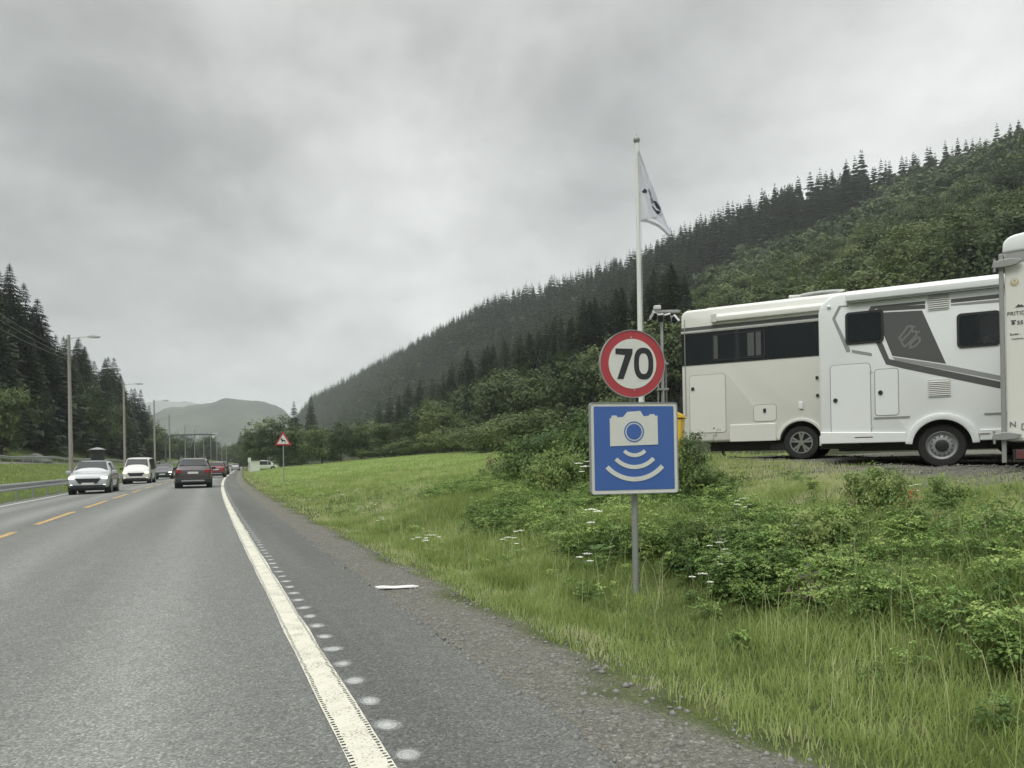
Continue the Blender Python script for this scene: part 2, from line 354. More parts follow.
# road strips -------------------------------------------------------
def strip(name, t0, t1, s0, s1, dz, mat, ds=1.0, rag=0., nt_=2, sseg=None, kind='structure', parent=None, wob=0.):
    ss = np.array(sseg if sseg is not None else graded(s0, s1, ds, 1.012, 40)); tt = np.linspace(0, 1, nt_)
    S2, U = np.meshgrid(ss, tt, indexing='ij'); A = np.full_like(S2, t0); B = np.full_like(S2, t1)
    if rag:
        B = B + rag * (vn(S2, S2 * 0, 5.1, 2) + .7 * vn(S2, S2 * 0, 17, 4)); A = A - rag * vn(S2, S2 * 0, 4.3, 7)
    T2 = A + (B - A) * U; X, Y = W2(S2, T2)
    Z = zroad(S2) - .03 * np.maximum(0, -3.3 - T2) + dz
    V = np.stack([X, Y, Z], -1).reshape(-1, 3); n0, n1_ = S2.shape; ii = np.arange(n0 * n1_).reshape(n0, n1_)
    F = np.stack([ii[:-1, :-1], ii[1:, :-1], ii[1:, 1:], ii[:-1, 1:]], -1).reshape(-1, 4)[:, ::-1]
    me = bulk(name, V, F, mat, 'mesh'); uv = me.attributes.new('road', 'FLOAT_VECTOR', 'POINT')
    uv.data.foreach_set('vector', np.stack([T2, S2, S2 * 0], -1).reshape(-1).astype(np.float32))
    o = link(name, me, parent); tag(o, kind=kind); return o
m = bpy.data.materials.new('asphalt'); m.use_nodes = True; t = m.node_tree; b = t.nodes['Principled BSDF']; MATS['asphalt'] = m
ra = t.nodes.new('ShaderNodeAttribute'); ra.attribute_name = 'road'; se = t.nodes.new('ShaderNodeSeparateXYZ'); t.links.new(ra.outputs['Vector'], se.inputs[0])
ps = ra.outputs['Vector']
vo = t.nodes.new('ShaderNodeTexVoronoi'); vo.inputs['Scale'].default_value = 105; t.links.new(ps, vo.inputs[0])
sc_ = t.nodes.new('ShaderNodeSeparateColor'); t.links.new(vo.outputs['Color'], sc_.inputs[0])
agg = ramp(t, sc_.outputs[0], [(0, (.083, .086, .081)), (.45, (.126, .131, .123)), (.85, (.165, .172, .16)), (1, (.25, .255, .235))])
mp = t.nodes.new('ShaderNodeMapping'); mp.inputs['Scale'].default_value = (1, .06, 1); t.links.new(ps, mp.inputs[0])
band = noise(mp.outputs[0], 1.15, 4, .5, .0, tree=t)
tx = mth('ADD', se.outputs[0], mth('MULTIPLY', mth('SUBTRACT', noise(mp.outputs[0], .7, 2, .5, tree=t), .5, tree=t), .5, tree=t), tree=t)
def bump_at(c, wd):
    d = mth('DIVIDE', mth('SUBTRACT', tx, c, tree=t), wd, tree=t); return mth('EXPONENT', mth('MULTIPLY', mth('MULTIPLY', d, d, tree=t), -1.0, tree=t), tree=t)
wear = mth('ADD', mth('ADD', bump_at(-.35, .33), bump_at(-2.15, .4), tree=t), mth('ADD', bump_at(-4.2, .35), bump_at(-5.8, .35), tree=t), tree=t)
lv = mth('ADD', mth('MULTIPLY', wear, .42, tree=t), mth('MULTIPLY', band, .85, tree=t), tree=t)
shoulder = t.nodes.new('ShaderNodeMapRange'); t.links.new(se.outputs[0], shoulder.inputs[0]); shoulder.inputs[1].default_value = .62; shoulder.inputs[2].default_value = .72; shoulder.inputs[3].default_value = .0; shoulder.inputs[4].default_value = -.34
lv = mth('ADD', mth('ADD', lv, .72, tree=t), shoulder.outputs[0], tree=t)
lv = mth('MULTIPLY', lv, mth('ADD', mth('MULTIPLY', noise(ps, 5, 5, .7, tree=t), .35, tree=t), .83, tree=t), tree=t)
vs_ = t.nodes.new('ShaderNodeVectorMath'); vs_.operation = 'SCALE'; t.links.new(agg, vs_.inputs[0]); t.links.new(lv, vs_.inputs['Scale'])
t.links.new(vs_.outputs[0], b.inputs['Base Color']); b.inputs['Roughness'].default_value = .82; b.inputs['Specular IOR Level'].default_value = .35
bp = t.nodes.new('ShaderNodeBump'); bp.inputs['Distance'].default_value = .006; bp.inputs['Strength'].default_value = .7; t.links.new(sc_.outputs[0], bp.inputs['Height']); t.links.new(bp.outputs[0], b.inputs['Normal'])
strip('road', -7.35, 1.5, -40, 1800, .0, m, .12, .045, 12, sseg=[-40, -20, -10, -5] + graded(-3, 1800, .09, 1.011, 30))
def paint(name, col, worn, tick=False, soft=.05, fade=0.):
    m = bpy.data.materials.new(name); m.use_nodes = True; t = m.node_tree; b = t.nodes['Principled BSDF']; out = t.nodes['Material Output']
    a = t.nodes.new('ShaderNodeAttribute'); a.attribute_name = 'road'
    n = noise(a.outputs['Vector'], 70, 4, .7, tree=t); n2_ = noise(a.outputs['Vector'], 6, 3, .6, tree=t)
    v = mth('ADD', mth('MULTIPLY', n, .75, tree=t), mth('MULTIPLY', n2_, .3, tree=t), tree=t)
    if fade:   # thins out towards the rim of the patch
        s4 = t.nodes.new('ShaderNodeSeparateXYZ'); t.links.new(a.outputs['Vector'], s4.inputs[0]); v = mth('SUBTRACT', v, mth('MULTIPLY', mth('POWER', s4.outputs[2], 2.0, tree=t), fade, tree=t), tree=t)
    if tick:   # profiled line: small bare notches in rows along both sides
        s3 = t.nodes.new('ShaderNodeSeparateXYZ'); t.links.new(a.outputs['Vector'], s3.inputs[0])
        jit = mth('MULTIPLY', mth('SUBTRACT', noise(a.outputs['Vector'], 9, 3, .6, tree=t), .5, tree=t), .035, tree=t)
        sx = mth('ADD', s3.outputs[0], jit, tree=t)
        for c0 in (.528, .664):
            near = mth('LESS_THAN', mth('ABSOLUTE', mth('SUBTRACT', sx, c0, tree=t), tree=t), mth('MULTIPLY', n2_, .016, tree=t), tree=t)
            sq = mth('GREATER_THAN', mth('SINE', mth('MULTIPLY', mth('ADD', s3.outputs[1], mth('MULTIPLY', jit, .8, tree=t), tree=t), 190, tree=t), tree=t), .1, tree=t)
            v = mth('SUBTRACT', v, mth('MULTIPLY', mth('MULTIPLY', near, sq, tree=t), .3, tree=t), tree=t)
    mr = t.nodes.new('ShaderNodeMapRange'); t.links.new(v, mr.inputs[0]); mr.inputs[1].default_value = worn; mr.inputs[2].default_value = worn + soft
    c = mixc(t, n2_, tuple(x * .86 for x in col), tuple(min(1, x * 1.1) for x in col)); t.links.new(c, b.inputs['Base Color']); b.inputs['Roughness'].default_value = .7
    tr = t.nodes.new('ShaderNodeBsdfTransparent'); ms = t.nodes.new('ShaderNodeMixShader')
    t.links.new(mr.outputs[0], ms.inputs[0]); t.links.new(tr.outputs[0], ms.inputs[1]); t.links.new(b.outputs[0], ms.inputs[2]); t.links.new(ms.outputs[0], out.inputs[0]); return m
M_PW = paint('edge_line_paint', (.60, .585, .49), .37, True, .12); M_PW2 = paint('thin_white_paint', (.66, .66, .62), .42); M_PY = paint('yellow_line_paint', (.56, .37, .14), .40, False, .15)
strip('edge_line', .512, .680, -20, 900, .005, M_PW, .3, .008)
strip('edge_line', -6.72, -6.58, -20, 900, .005, M_PW2, .5)
# centre line: yellow dashes, long stroke and short gap
V = []; k = 0; s = 5.05
mbv, mbf, rv = [], [], []
while s < 330:
    for sg in np.linspace(s, s + 4.8, 6):
        for tt in (-3.42, -3.28): x, y = W2(sg, tt); mbv.append((x, y, zroad(sg) + .004)); rv.append((tt, sg, 0))
    n0 = len(mbv) - 12
    for i in range(5): mbf.append((n0 + 2 * i, n0 + 2 * i + 2, n0 + 2 * i + 3, n0 + 2 * i + 1)[::-1])
    s += 6.72
me = bulk('centre_line', np.array(mbv), np.array(mbf), M_PY, 'mesh'); me.attributes.new('road', 'FLOAT_VECTOR', 'POINT').data.foreach_set('vector', np.array(rv, np.float32).ravel())
tag(link('centre_line', me), kind='structure')
# rumble patches beside the edge line
mbv, mbf, rv = [], [], []; s = .7; k = 0
while s < 75:
    n0 = len(mbv)
    for i in range(12):
        a = 2 * math.pi * i / 12; rr = 1 + .05 * math.sin(2 * a + k * 1.3) + .05 * math.cos(a + k)
        sg, tt = s + .095 * rr * math.sin(a), 0.748 + .072 * rr * math.cos(a) * (1 + .15 * math.sin(k * 3.1)); x, y = W2(sg, tt)
        mbv.append((x, y, .0045)); rv.append((tt, sg, 1))
    x, y = W2(s, .748); mbv.append((x, y, .0045)); rv.append((.748, s, 0))
    for i in range(12): mbf.append((n0 + 12, n0 + i, n0 + (i + 1) % 12))
    s += .377; k += 1
m_rum = paint('worn_rumble_paint', (.46, .47, .455), .27, False, .30, .32)
me = bulk('rumble_strip', np.array(mbv), np.array(mbf), m_rum, 'mesh'); me.attributes.new('road', 'FLOAT_VECTOR', 'POINT').data.foreach_set('vector', np.array(rv, np.float32).ravel())
tag(link('rumble_strip', me), kind='structure')

# far hills ----------------------------------------------------------
def far_hill(name, pts, Y, depth, mat, seed):
    pts = sorted(pts); xs = [(p[0] - PCX) / FPX * Y for p in pts]; zs = [at(p[0], p[1], Y).z for p in pts]
    X = np.linspace(xs[0], xs[-1], 90); V_ = np.linspace(-1, 1, 41); XX, VV = np.meshgrid(X, V_, indexing='ij')
    crest = np.interp(XX, xs, zs); k_ = 1 - np.abs(VV) ** 1.4
    Z = -1 + (crest + 1) * np.clip(k_, 0, 1) * (1 + .06 * vn(XX / Y * 60, VV * 6, 1.3, seed) * (np.abs(VV) > .03)) + 2.5 * vn(XX / Y * 900, VV * 50, 1., seed)
    YY = Y + VV * depth; n0, n1_ = XX.shape; ii = np.arange(n0 * n1_).reshape(n0, n1_)
    F = np.stack([ii[:-1, :-1], ii[1:, :-1], ii[1:, 1:], ii[:-1, 1:]], -1).reshape(-1, 4)
    me = bulk(name, np.stack([XX, YY, Z], -1).reshape(-1, 3), F, mat, 'mesh'); me.shade_smooth(); tag(link(name, me), kind='structure')
M_FAR = bpy.data.materials.new('wooded_slope'); M_FAR.use_nodes = True; t = M_FAR.node_tree; b = t.nodes['Principled BSDF']; g = t.nodes.new('ShaderNodeNewGeometry')
fn = noise(g.outputs['Position'], .006, 8, .72, .3, tree=t)
t.links.new(ramp(t, fn, [(.38, (.008, .014, .008)), (.5, (.03, .045, .02)), (.58, (.055, .07, .03)), (.7, (.10, .10, .07))]), b.inputs['Base Color']); b.inputs['Roughness'].default_value = 1
bp = t.nodes.new('ShaderNodeBump'); bp.inputs['Distance'].default_value = 12; bp.inputs['Strength'].default_value = .8
t.links.new(noise(g.outputs['Position'], .03, 6, .7, tree=t), bp.inputs['Height']); t.links.new(bp.outputs[0], b.inputs['Normal'])
far_hill('hill', [(60, 470), (110, 446), (140, 428), (158, 417), (172, 411), (190, 407), (205, 404), (222, 401), (236, 399), (250, 400.5), (262, 401), (275, 405), (284, 412), (296, 424), (315, 440), (360, 462)], 2300, 620, M_FAR, 2)
far_hill('distant_ridge', [(-60, 440), (60, 418), (120, 408), (150, 402), (165, 401), (185, 402), (215, 407), (260, 420), (330, 440), (420, 462)], 5200, 900, M_FAR, 5)

# ------------------------------------------------------------------ trees
def spruce_arrays(h, r, nw, nb, fr, seed):
    g = np.random.default_rng(seed); V = []; F = []; tone = []
    def tri(a, b_, c_, tn):
        k = len(V); V.extend((a, b_, c_)); F.append((k, k + 1, k + 2)); tone.extend((tn,) * 3)
    for i in range(nw):
        u = (i + g.uniform(-.3, .3)) / nw; u = 1 - (1 - max(u, 0)) ** 1.35; z = h * (.04 + .95 * u)
        rr = r * (1 - u) ** .85 * g.uniform(.85, 1.15) + .14; a0 = g.uniform(0, 6.3)
        nbb = max(4, int(nb * (1 - .45 * u)))
        for j in range(nbb):
            a = a0 + 6.283 * j / nbb + g.uniform(-.2, .2); L_ = rr * g.uniform(.65, 1.2); dr = -.28 * L_ * g.uniform(.6, 1.5); up = .10 * L_
            d = np.array([math.cos(a), math.sin(a), 0]); s_ = np.array([-d[1], d[0], 0]); tn = g.uniform(-.25, .25)
            o = np.array([0, 0, z + up]); tip = o + d * L_ + np.array([0, 0, dr - up * .3]); mid = o + d * L_ * .55 + np.array([0, 0, dr * .35 + .05])
            wd = .38 * L_ + .18
            if fr == 0:
                k = len(V); V.extend((o, mid + s_ * wd + (0, 0, -.25 * wd), tip, mid - s_ * wd + (0, 0, -.25 * wd))); F.append((k, k + 1, k + 2)); F.append((k, k + 2, k + 3)); tone.extend((tn,) * 4)
            else:
                for q in range(fr):
                    v = (q + .6) / fr; c0 = o + (mid - o) * (v / .55) if v < .55 else mid + (tip - mid) * ((v - .55) / .45)
                    sd = 1 if q % 2 else -1; ln = wd * (1.5 - v) * g.uniform(.7, 1.4); bk = L_ * .11
                    e = c0 + s_ * sd * ln + d * ln * .55 + np.array([0, 0, -ln * g.uniform(.15, .6)])
                    tri(c0 - d * bk, c0 + d * bk, e, tn + g.uniform(-.15, .15))
                tri(mid + s_ * .12 * wd, mid - s_ * .12 * wd, tip, tn)
    for q in range(3): a = 2.1 * q; tri((.09 * math.cos(a), .09 * math.sin(a), h * .95), (-.09 * math.cos(a), -.09 * math.sin(a), h * .95), (0, 0, h * 1.005), 0)
    return np.array([np.asarray(p, float) for p in V]), np.array(F), np.array(tone)
def broad_arrays(h, r, ncl, nlf, lsz, seed, lo=.28):
    g = np.random.default_rng(seed); V = []; tone = []
    lob = [(g.uniform(-.45, .45), g.uniform(-.45, .45), g.uniform(-.35, .55), g.uniform(.45, .75)) for _ in range(6)] + [(0, 0, 0, .8)]
    cz_, rz = h * (lo + 1) / 2, h * (1 - lo) / 2; cls = []
    for _ in range(ncl):
        lx, ly, lz, lr = lob[g.integers(len(lob))]; d = g.normal(size=3); d /= np.linalg.norm(d); q = lr * g.uniform(.55, 1.05)
        cls.append((r * (lx + d[0] * q), r * (ly + d[1] * q), cz_ + rz * np.clip(lz + d[2] * q, -1, 1.0), d, g.uniform(-.35, .35)))
    n = ncl * nlf; C_ = np.repeat(np.array([[c[0], c[1], c[2]] for c in cls]), nlf, 0); D = np.repeat(np.array([c[3] for c in cls]), nlf, 0); tn = np.repeat(np.array([c[4] for c in cls]), nlf)
    sp_ = g.normal(size=(n, 3)) * r * .13; sp_[:, 2] *= .6; C_ = C_ + sp_
    nm = D * .8 + np.array([0, 0, .5]) + g.normal(size=(n, 3)) * .4; nm /= np.linalg.norm(nm, axis=1)[:, None]
    a = np.cross(nm, g.normal(size=(n, 3))); a /= np.linalg.norm(a, axis=1)[:, None]; b_ = np.cross(nm, a); s_ = (lsz * g.uniform(.6, 1.4, n))[:, None]
    V = np.stack([C_ - a * s_, C_ - b_ * s_ * .6, C_ + a * s_, C_ + b_ * s_ * .6], 1).reshape(-1, 3); F = np.arange(4 * n).reshape(-1, 4)
    V[:, 2] = np.maximum(V[:, 2], h * .05)
    return V, F, np.repeat(tn * .7 + g.uniform(-.10, .10, n), 4)
def trunk_mesh(h, r, seed, limbs=0, cr_=2.):
    g = random.Random(seed); mb = MB(); top = (g.uniform(-.2, .2), g.uniform(-.2, .2), h)
    mb.tube([(0, 0, -.4), (g.uniform(-.08, .08), 0, h * .3), (g.uniform(-.15, .15), g.uniform(-.1, .1), h * .65), top], r, 7, r * .25)
    for i in range(limbs):
        a = g.uniform(0, 6.28); z = h * g.uniform(.3, .75); L_ = cr_ * g.uniform(.5, .8)
        mb.tube([(0, 0, z), (L_ * .5 * math.cos(a), L_ * .5 * math.sin(a), z + L_ * .5), (L_ * math.cos(a), L_ * math.sin(a), z + L_ * .8)], r * .45, 5, r * .1)
    return mb.mesh('trunk')
SPR, BRD = [], []
for i in range(5):
    V, F, tn = spruce_arrays(20, 4.1 + .25 * i, 42, 13, 7, 20 + i)
    a = bulk('crown', V, F, M_SPRUCE, 'mesh', tn); b_ = trunk_mesh(17.5, .24, i); b_.materials.append(M_BARK); SPR.append((a, b_))
for i in range(5):
    V, F, tn = broad_arrays(10, 4.0, 120, 42, .20, 50 + i, .06)
    a = bulk('crown', V, F, M_BROAD, 'mesh', tn); b_ = trunk_mesh(7.5, .2, 9 + i, 6, 3.2); b_.materials.append(M_BARK); BRD.append((a, b_))
BSH = []
for i in range(4):
    V, F, tn = broad_arrays(2.0, 1.15, 60, 42, .055, 80 + i, .02)
    a = bulk('foliage', V, F, M_BRIGHT, 'mesh', tn); b_ = trunk_mesh(1.3, .03, 19 + i, 7, 1.0); b_.materials.append(M_BARK); BSH.append((a, b_))
def tree(kind, loc, h, wdt=1., label='', group='', name=None, mat=None):
    src, h0, nm, cat = {'s': (SPR, 20, 'spruce_tree', 'tree'), 'b': (BRD, 10, 'broadleaf_tree', 'tree'), 'u': (BSH, 2, 'shrub', 'shrub')}[kind]
    a, b_ = src[random.randrange(len(src))]
    o = empty(name or nm, loc, random.uniform(0, 6.28), label, cat, group); k = h / h0; o.scale = (k * wdt, k * wdt, k)
    c = link('foliage' if kind == 'u' else 'crown', a, o); tr = link('stem' if kind == 'u' else 'trunk', b_, o)
    if mat: c.material_slots[0].link = 'OBJECT'; c.material_slots[0].material = mat
    return o

# hillside wood: candidates over the right-hand ridge and the left-hand bank
far = []
cand = []
g = np.random.default_rng(11)
n = 11500; s = g.uniform(30, 1750, n); T = np.interp(s, CRS, CRT); tb_ = np.minimum(44, T * .42); tt = tb_ + (T + 14 - tb_) * g.uniform(0, 1, n)
X, Y = W2(s, tt); Z = H(s, tt)
for i in range(n):
    if Y[i] < 90: continue
    px = PCX + FPX * X[i] / Y[i]
    if not (-30 < px < 1130): continue
    sun_side = T[i] - tt[i]; q = vn(X[i], Y[i], .02, 3) * 22
    if sun_side < 25 and px > 620 and g.random() < .35: continue
    if px > 690: kind = 's' if (sun_side < 40 + q + (85 if px < 880 else 0)) and not (px > 975 and q > -12) else 'b'
    else: kind = 'b' if (tt[i] < 62 + q) or g.random() < .06 else 's'
    hgt = (g.uniform(13, 21) + ((1 + 11 * max(0, vn(X[i], Y[i], .05, 9)) + 3 * g.random()) if sun_side < 90 and px > 660 else 3 * g.random())) if kind == 's' else g.uniform(9, 14)
    cand.append((Y[i], X[i], Z[i], kind, hgt, px, sun_side))
for k in (None,):
    n = 2600; s = g.uniform(40, 1500, n); tt = -30 - 110 * g.uniform(0, 1, n) ** 1.6; X, Y = W2(s, tt); Z = H(s, tt)
    for i in range(n):
        px = PCX + FPX * X[i] / max(Y[i], 1)
        if Y[i] < 55 or not (-60 < px < 300) or (s[i] > 300 and tt[i] < -75): continue
        kind = 's' if g.random() < .72 or tt[i] < -45 else 'b'
        cand.append((Y[i], X[i], Z[i], kind, (g.uniform(15, 26) * np.interp(Y[i], [60, 200, 300, 500], [1, 1.05, .62, .5]) if kind == 's' else g.uniform(6, 12)), px, -1))
cand.sort(); ns_ = nb_ = 0
for (Y, X, Z, kind, hgt, px, ss_) in cand:
    lim = ns_ if kind == 's' else nb_
    if lim < 265:
        if kind == 's': ns_ += 1
        else: nb_ += 1
        if ss_ < 0: lb, gp = ('tall dark spruce in the wood above the left roadside bank' if kind == 's' else 'broadleaf tree at the edge of the wood on the left bank'), 'trees on the left bank'
        elif kind == 's': lb, gp = ('dark spruce standing high on the ridge to the right near the skyline' if ss_ < 60 else 'dark spruce in the closed wood on the right hillside below the skyline'), 'spruces on the right hillside'
        else: lb, gp = ('green broadleaf tree on the hillside above the motorhomes' if px > 690 else 'broadleaf tree along the foot of the wooded hill beyond the field'), 'broadleaf trees on the right hillside'
        tree(kind, (X, Y, Z - .3), hgt, g.uniform(.85, 1.15), lb, gp + (' near the skyline' if 0 <= ss_ < 60 and kind == 's' else '') + (' ' + kind if False else ''))
    else: far.append((Y, X, Z, kind, hgt))
tpl = {}
for kind in 'sb':
    tpl[kind] = [(spruce_arrays(20, 4.3, 17, 8, 0, 100 + q) if kind == 's' else broad_arrays(10, 4.4, 36, 11, .55, 120 + q, .1)) for q in range(4)]
for kind, nm, mt in (('s', 'spruce_forest', M_SPRUCE), ('b', 'broadleaf_forest', M_BROAD)):
    VV, FF, TN = [], [], []; off = 0
    for (Y, X, Z, kk, hgt) in far:
        if kk != kind: continue
        V, F, tn = tpl[kind][g.integers(4)]; k = hgt / (20 if kind == 's' else 10); a = g.uniform(0, 6.28); ca, sa = math.cos(a), math.sin(a)
        Q = np.empty_like(V); wd = k * g.uniform(.85, 1.25); Q[:, 0] = (V[:, 0] * ca - V[:, 1] * sa) * wd + X; Q[:, 1] = (V[:, 0] * sa + V[:, 1] * ca) * wd + Y; Q[:, 2] = V[:, 2] * k + Z - .3
        VV.append(Q); FF.append(F + off); TN.append(tn + g.uniform(-.3, .3)); off += len(V)
    o = bulk(nm, np.concatenate(VV), np.concatenate(FF), mt, None, np.concatenate(TN)); tag(o, 'far trees of the wood merging into one mass along the hills', 'forest', None, 'stuff')

# trees one can tell apart
def T1(kind, px, Y, top, wdt, label, group=None, mat=None, name=None):
    p = GP(px, Y); hz = at(px, top, Y).z - p.z; return tree(kind, p - Vector((0, 0, .15)), hz / (1.03 if kind == 's' else 1.0), wdt, label, group, name, mat)
T1('s', 295, 190, 398, .8, 'lone dark spruce rising above the broadleaf trees where the field meets the road')
T1('s', 312, 260, 394, .8, 'first spruce of the ridge wood, just right of the lone spruce')
edge_lab = 'rounded broadleaf tree in the row along the far edge of the field'
for px, Y, top, wd in ((256, 172, 432, 1.0), (266, 158, 420, 1.1), (281, 150, 417, 1.1), (302, 146, 421, 1.15), (322, 142, 420, 1.1), (341, 140, 424, 1.1), (362, 138, 418, 1.0), (385, 132, 421, 1.25), (408, 130, 418, 1.1),
                       (431, 122, 405, .95), (452, 118, 402, .95), (474, 112, 412, 1.0), (440, 128, 398, 1.0), (498, 108, 418, 1.1), (522, 104, 420, 1.0), (548, 100, 405, 1.0), (582, 96, 395, 1.0), (612, 92, 392, 1.0)):
    T1('b', px, Y, top, wd, edge_lab, 'broadleaf trees along the far edge of the field')
for px, Y, top in ((470, 150, 372), (492, 142, 350), (515, 138, 356), (536, 134, 345), (556, 140, 338), (420, 175, 380), (445, 165, 370), (400, 190, 392), (380, 200, 398)):
    T1('s', px, Y, top, .9, 'tall spruce standing in front of the hill wood behind the field', 'front spruces behind the field')
for px, Y, top, kd in ((2, 118, 262, 's'), (13, 125, 256, 's'), (27, 132, 276, 's'), (38, 138, 300, 's'), (48, 146, 316, 's'), (58, 152, 330, 's'), (76, 170, 354, 's'), (96, 205, 357, 's'), (107, 215, 354, 's'), (117, 225, 372, 's'),
                       *[(x_ + random.uniform(-3, 3), 120 + x_ * .8 + random.uniform(-6, 20), float(np.interp(x_, [-10, 14, 58, 108, 120, 160], [264, 262, 334, 362, 380, 412])) + random.uniform(4, 26), 's') for x_ in range(-8, 156, 6)],
                       (142, 232, 386, 's'), (150, 250, 402, 's'), (133, 240, 404, 's'), (20, 130, 290, 's'), (66, 160, 345, 's'), (-8, 112, 262, 's')):
    T1(kd, px, Y, top, .92, 'tall spruce on the left bank, its tip against the sky', 'left bank spruces against the sky')
T1('b', 2, 92, 380, .8, 'pale green broadleaf tree at the left edge in front of the spruces', mat=M_BROAD)
for px, Y, top in ((88, 150, 385), (100, 160, 395), (50, 130, 418), (30, 125, 412), (118, 185, 402)):
    T1('b', px, Y, top, .8, 'broadleaf tree in front of the left bank spruces', 'broadleaf trees below the left bank spruces')
for i, px in enumerate((3, 13, 22, 30, 48, 57, 64, 78, 85, 96, 110, 120, 131)):
    Y = 96 + px * .75 + (i % 3) * 5; p = GP(px, Y); tree('u', p, random.uniform(2.2, 4.2), 1.3, 'yellowish bush on the slope behind the far guard rail', 'bushes behind the far guard rail', mat=M_BROAD)
for i in range(60):
    s_ = random.uniform(45, 165); tt = np.interp(s_, [25, 60, 110, 140, 165], [14, 23, 30, 21, 9]) + random.uniform(0, 5); X, Y = W2(s_, tt)
    tree('u', (X, Y, float(H(s_, tt)) - .2), random.uniform(1.6, 4.2), 1.4, 'bush under the broadleaf trees along the far edge of the field', 'bushes along the far edge of the field', mat=M_BROAD)
for px, Y, top, kd in ((236, 330, 441, 'b'), (241, 300, 430, 's'), (246, 280, 428, 's'), (252, 250, 436, 'b'), (247, 330, 440, 'b'), (257, 215, 432, 'b'), (231, 380, 444, 'b'), (243, 230, 446, 'b'), (226, 420, 444, 'b')):
    T1(kd, px, Y, top, 1., 'dark spruce right of the road beyond the far bend' if kd == 's' else 'broadleaf tree right of the road beyond the far bend', 'trees right of the far bend' + (' (spruce)' if kd == 's' else ''))
# trees round the far end of the road
for i in range(46):
    s_ = 250 + 11 * i + random.uniform(-4, 4); side = random.choice((-1, -1, 1)); tt = side * random.uniform(15, 40) if side < 0 else random.uniform(13, 40)
    X, Y = W2(s_, tt); kd = 's' if random.random() < .22 else 'b'
    tree(kd, (X, Y, float(H(s_, tt)) - .2), random.uniform(8, 13) * (1.15 if kd == 's' else 1), 1.1, ('small spruce beside the far end of the road' if kd == 's' else 'broadleaf tree beside the far end of the road'), 'trees beside the far end of the road' + (' (spruce)' if kd == 's' else ''))

# ------------------------------------------------------------------ grass and herbs
def blades(P, hgt, wid, lean, seed, seg=2):
    g = np.random.default_rng(seed); n = len(P); a = g.uniform(0, 6.283, n); la = g.uniform(0, 6.283, n) ; ln = hgt * lean * g.uniform(.2, 1.3, n)
    sx = np.stack([np.cos(a), np.sin(a), 0 * a], 1) * wid[:, None] * .5; ld = np.stack([np.cos(la), np.sin(la), 0 * a], 1) * ln[:, None]
    up = np.array([0, 0, 1.]) * hgt[:, None]
    b0, b1 = P - sx, P + sx; m0 = P + up * .55 + ld * .3; t0 = P + up * g.uniform(.85, 1.0, n)[:, None] + ld
    V = np.stack([b0, b1, m0 + sx * .8, m0 - sx * .8, t0], 1).reshape(-1, 3); k = np.arange(n)[:, None] * 5
    F = np.concatenate([k + np.array([[0, 1, 2]]), k + np.array([[0, 2, 3]]), k + np.array([[3, 2, 4]])], 0)
    tone = np.repeat(g.normal(0, .16, n), 5); return V, F, tone
def scatter(n, s0, s1, t0, t1, seed, mask=None, pw=1.):
    g = np.random.default_rng(seed); s = s0 + (s1 - s0) * g.random(n) ** pw; t = g.uniform(t0, t1, n)
    k = np.ones(n, bool) if mask is None else mask(s, t)
    s, t = s[k], t[k]; x, y = W2(s, t); px = PCX + FPX * x / np.maximum(y, .5); kk = (y > 1.2) & (px < 1200) & (px > -200)
    return np.stack([x, y, H(s, t)], 1)[kk], s[kk], t[kk]
def off_yard(s, t):
    lip = 6.7 + .6 * vn(s, t, .8, 8) + np.clip((s - 5) * .3, -.6, 2.2); q = np.random.default_rng(5).random(len(s))
    return (t < lip + .7 * q ** 2 * 3) | (s > 15.5)
edge_f = lambda t, s: np.clip((t - (2.1 + .22 * vn(s, t, 1.9, 3))) / .8, 0, 1)
VV, FF, TN = [], [], []; off = 0
def put(res):
    global off
    V, F, tn = res; VV.append(V); FF.append(F + off); TN.append(tn); off += len(V)
for (n, s0, s1, t0, t1, h0, h1, wd, ln, pw, tn0) in ((125000, .8, 8, 2.15, 8.5, .18, .42, .0055, .55, 1., 0), (95000, 7, 17, 2.1, 9.5, .2, .42, .009, .5, 1., 0), (85000, 15, 45, 2.1, 16, .12, .30, .018, .5, 1.3, .1),
                                               (60000, 40, 155, 2.3, 32, .1, .24, .05, .5, 1.3, .18), (26000, 25, 120, -19, -8.2, .12, .3, .035, .5, 1.2, -.22)):
    P, s, t = scatter(n, s0, s1, t0, t1, int(n), off_yard if t0 > 0 else None, pw)
    g = np.random.default_rng(int(n) + 1); e = edge_f(t, s) if t0 > 0 else np.ones(len(t)); k = g.random(len(t)) < .15 + .85 * e; P, s, t, e = P[k], s[k], t[k], e[k]
    pat = .75 + .45 * vn(P[:, 0], P[:, 1], 1.1, 4) + .25 * vn(P[:, 0], P[:, 1], 3.1, 9)
    hg = g.uniform(h0, h1, len(t)) * (.35 + .65 * e) * (np.interp(t, [2.2, 3.3, 3.9, 4.4], [.5, .5, .6, 1.0]) if t0 > 0 and s0 < 20 else 1) * np.clip(pat, .4, 1.5) * np.where((np.abs(s - 5.1) < .95) & (np.abs(t - 3.45) < .5), .5, 1) * np.where((s < 16) & (t > 5), np.interp(t, [5, 6.6, 8], [1, .42, .3]), 1)
    V, F, tn = blades(P, hg, g.uniform(.7, 1.3, len(t)) * wd, ln, int(n) + 2); tn = tn + tn0 + np.repeat(.16 * vn(P[:, 0], P[:, 1], .6, 2) + np.where(e < .6, .2, 0) + (np.where((s < 15) & (t > 5.6), .28, 0) if t0 > 0 else 0), 5); put((V, F, tn))
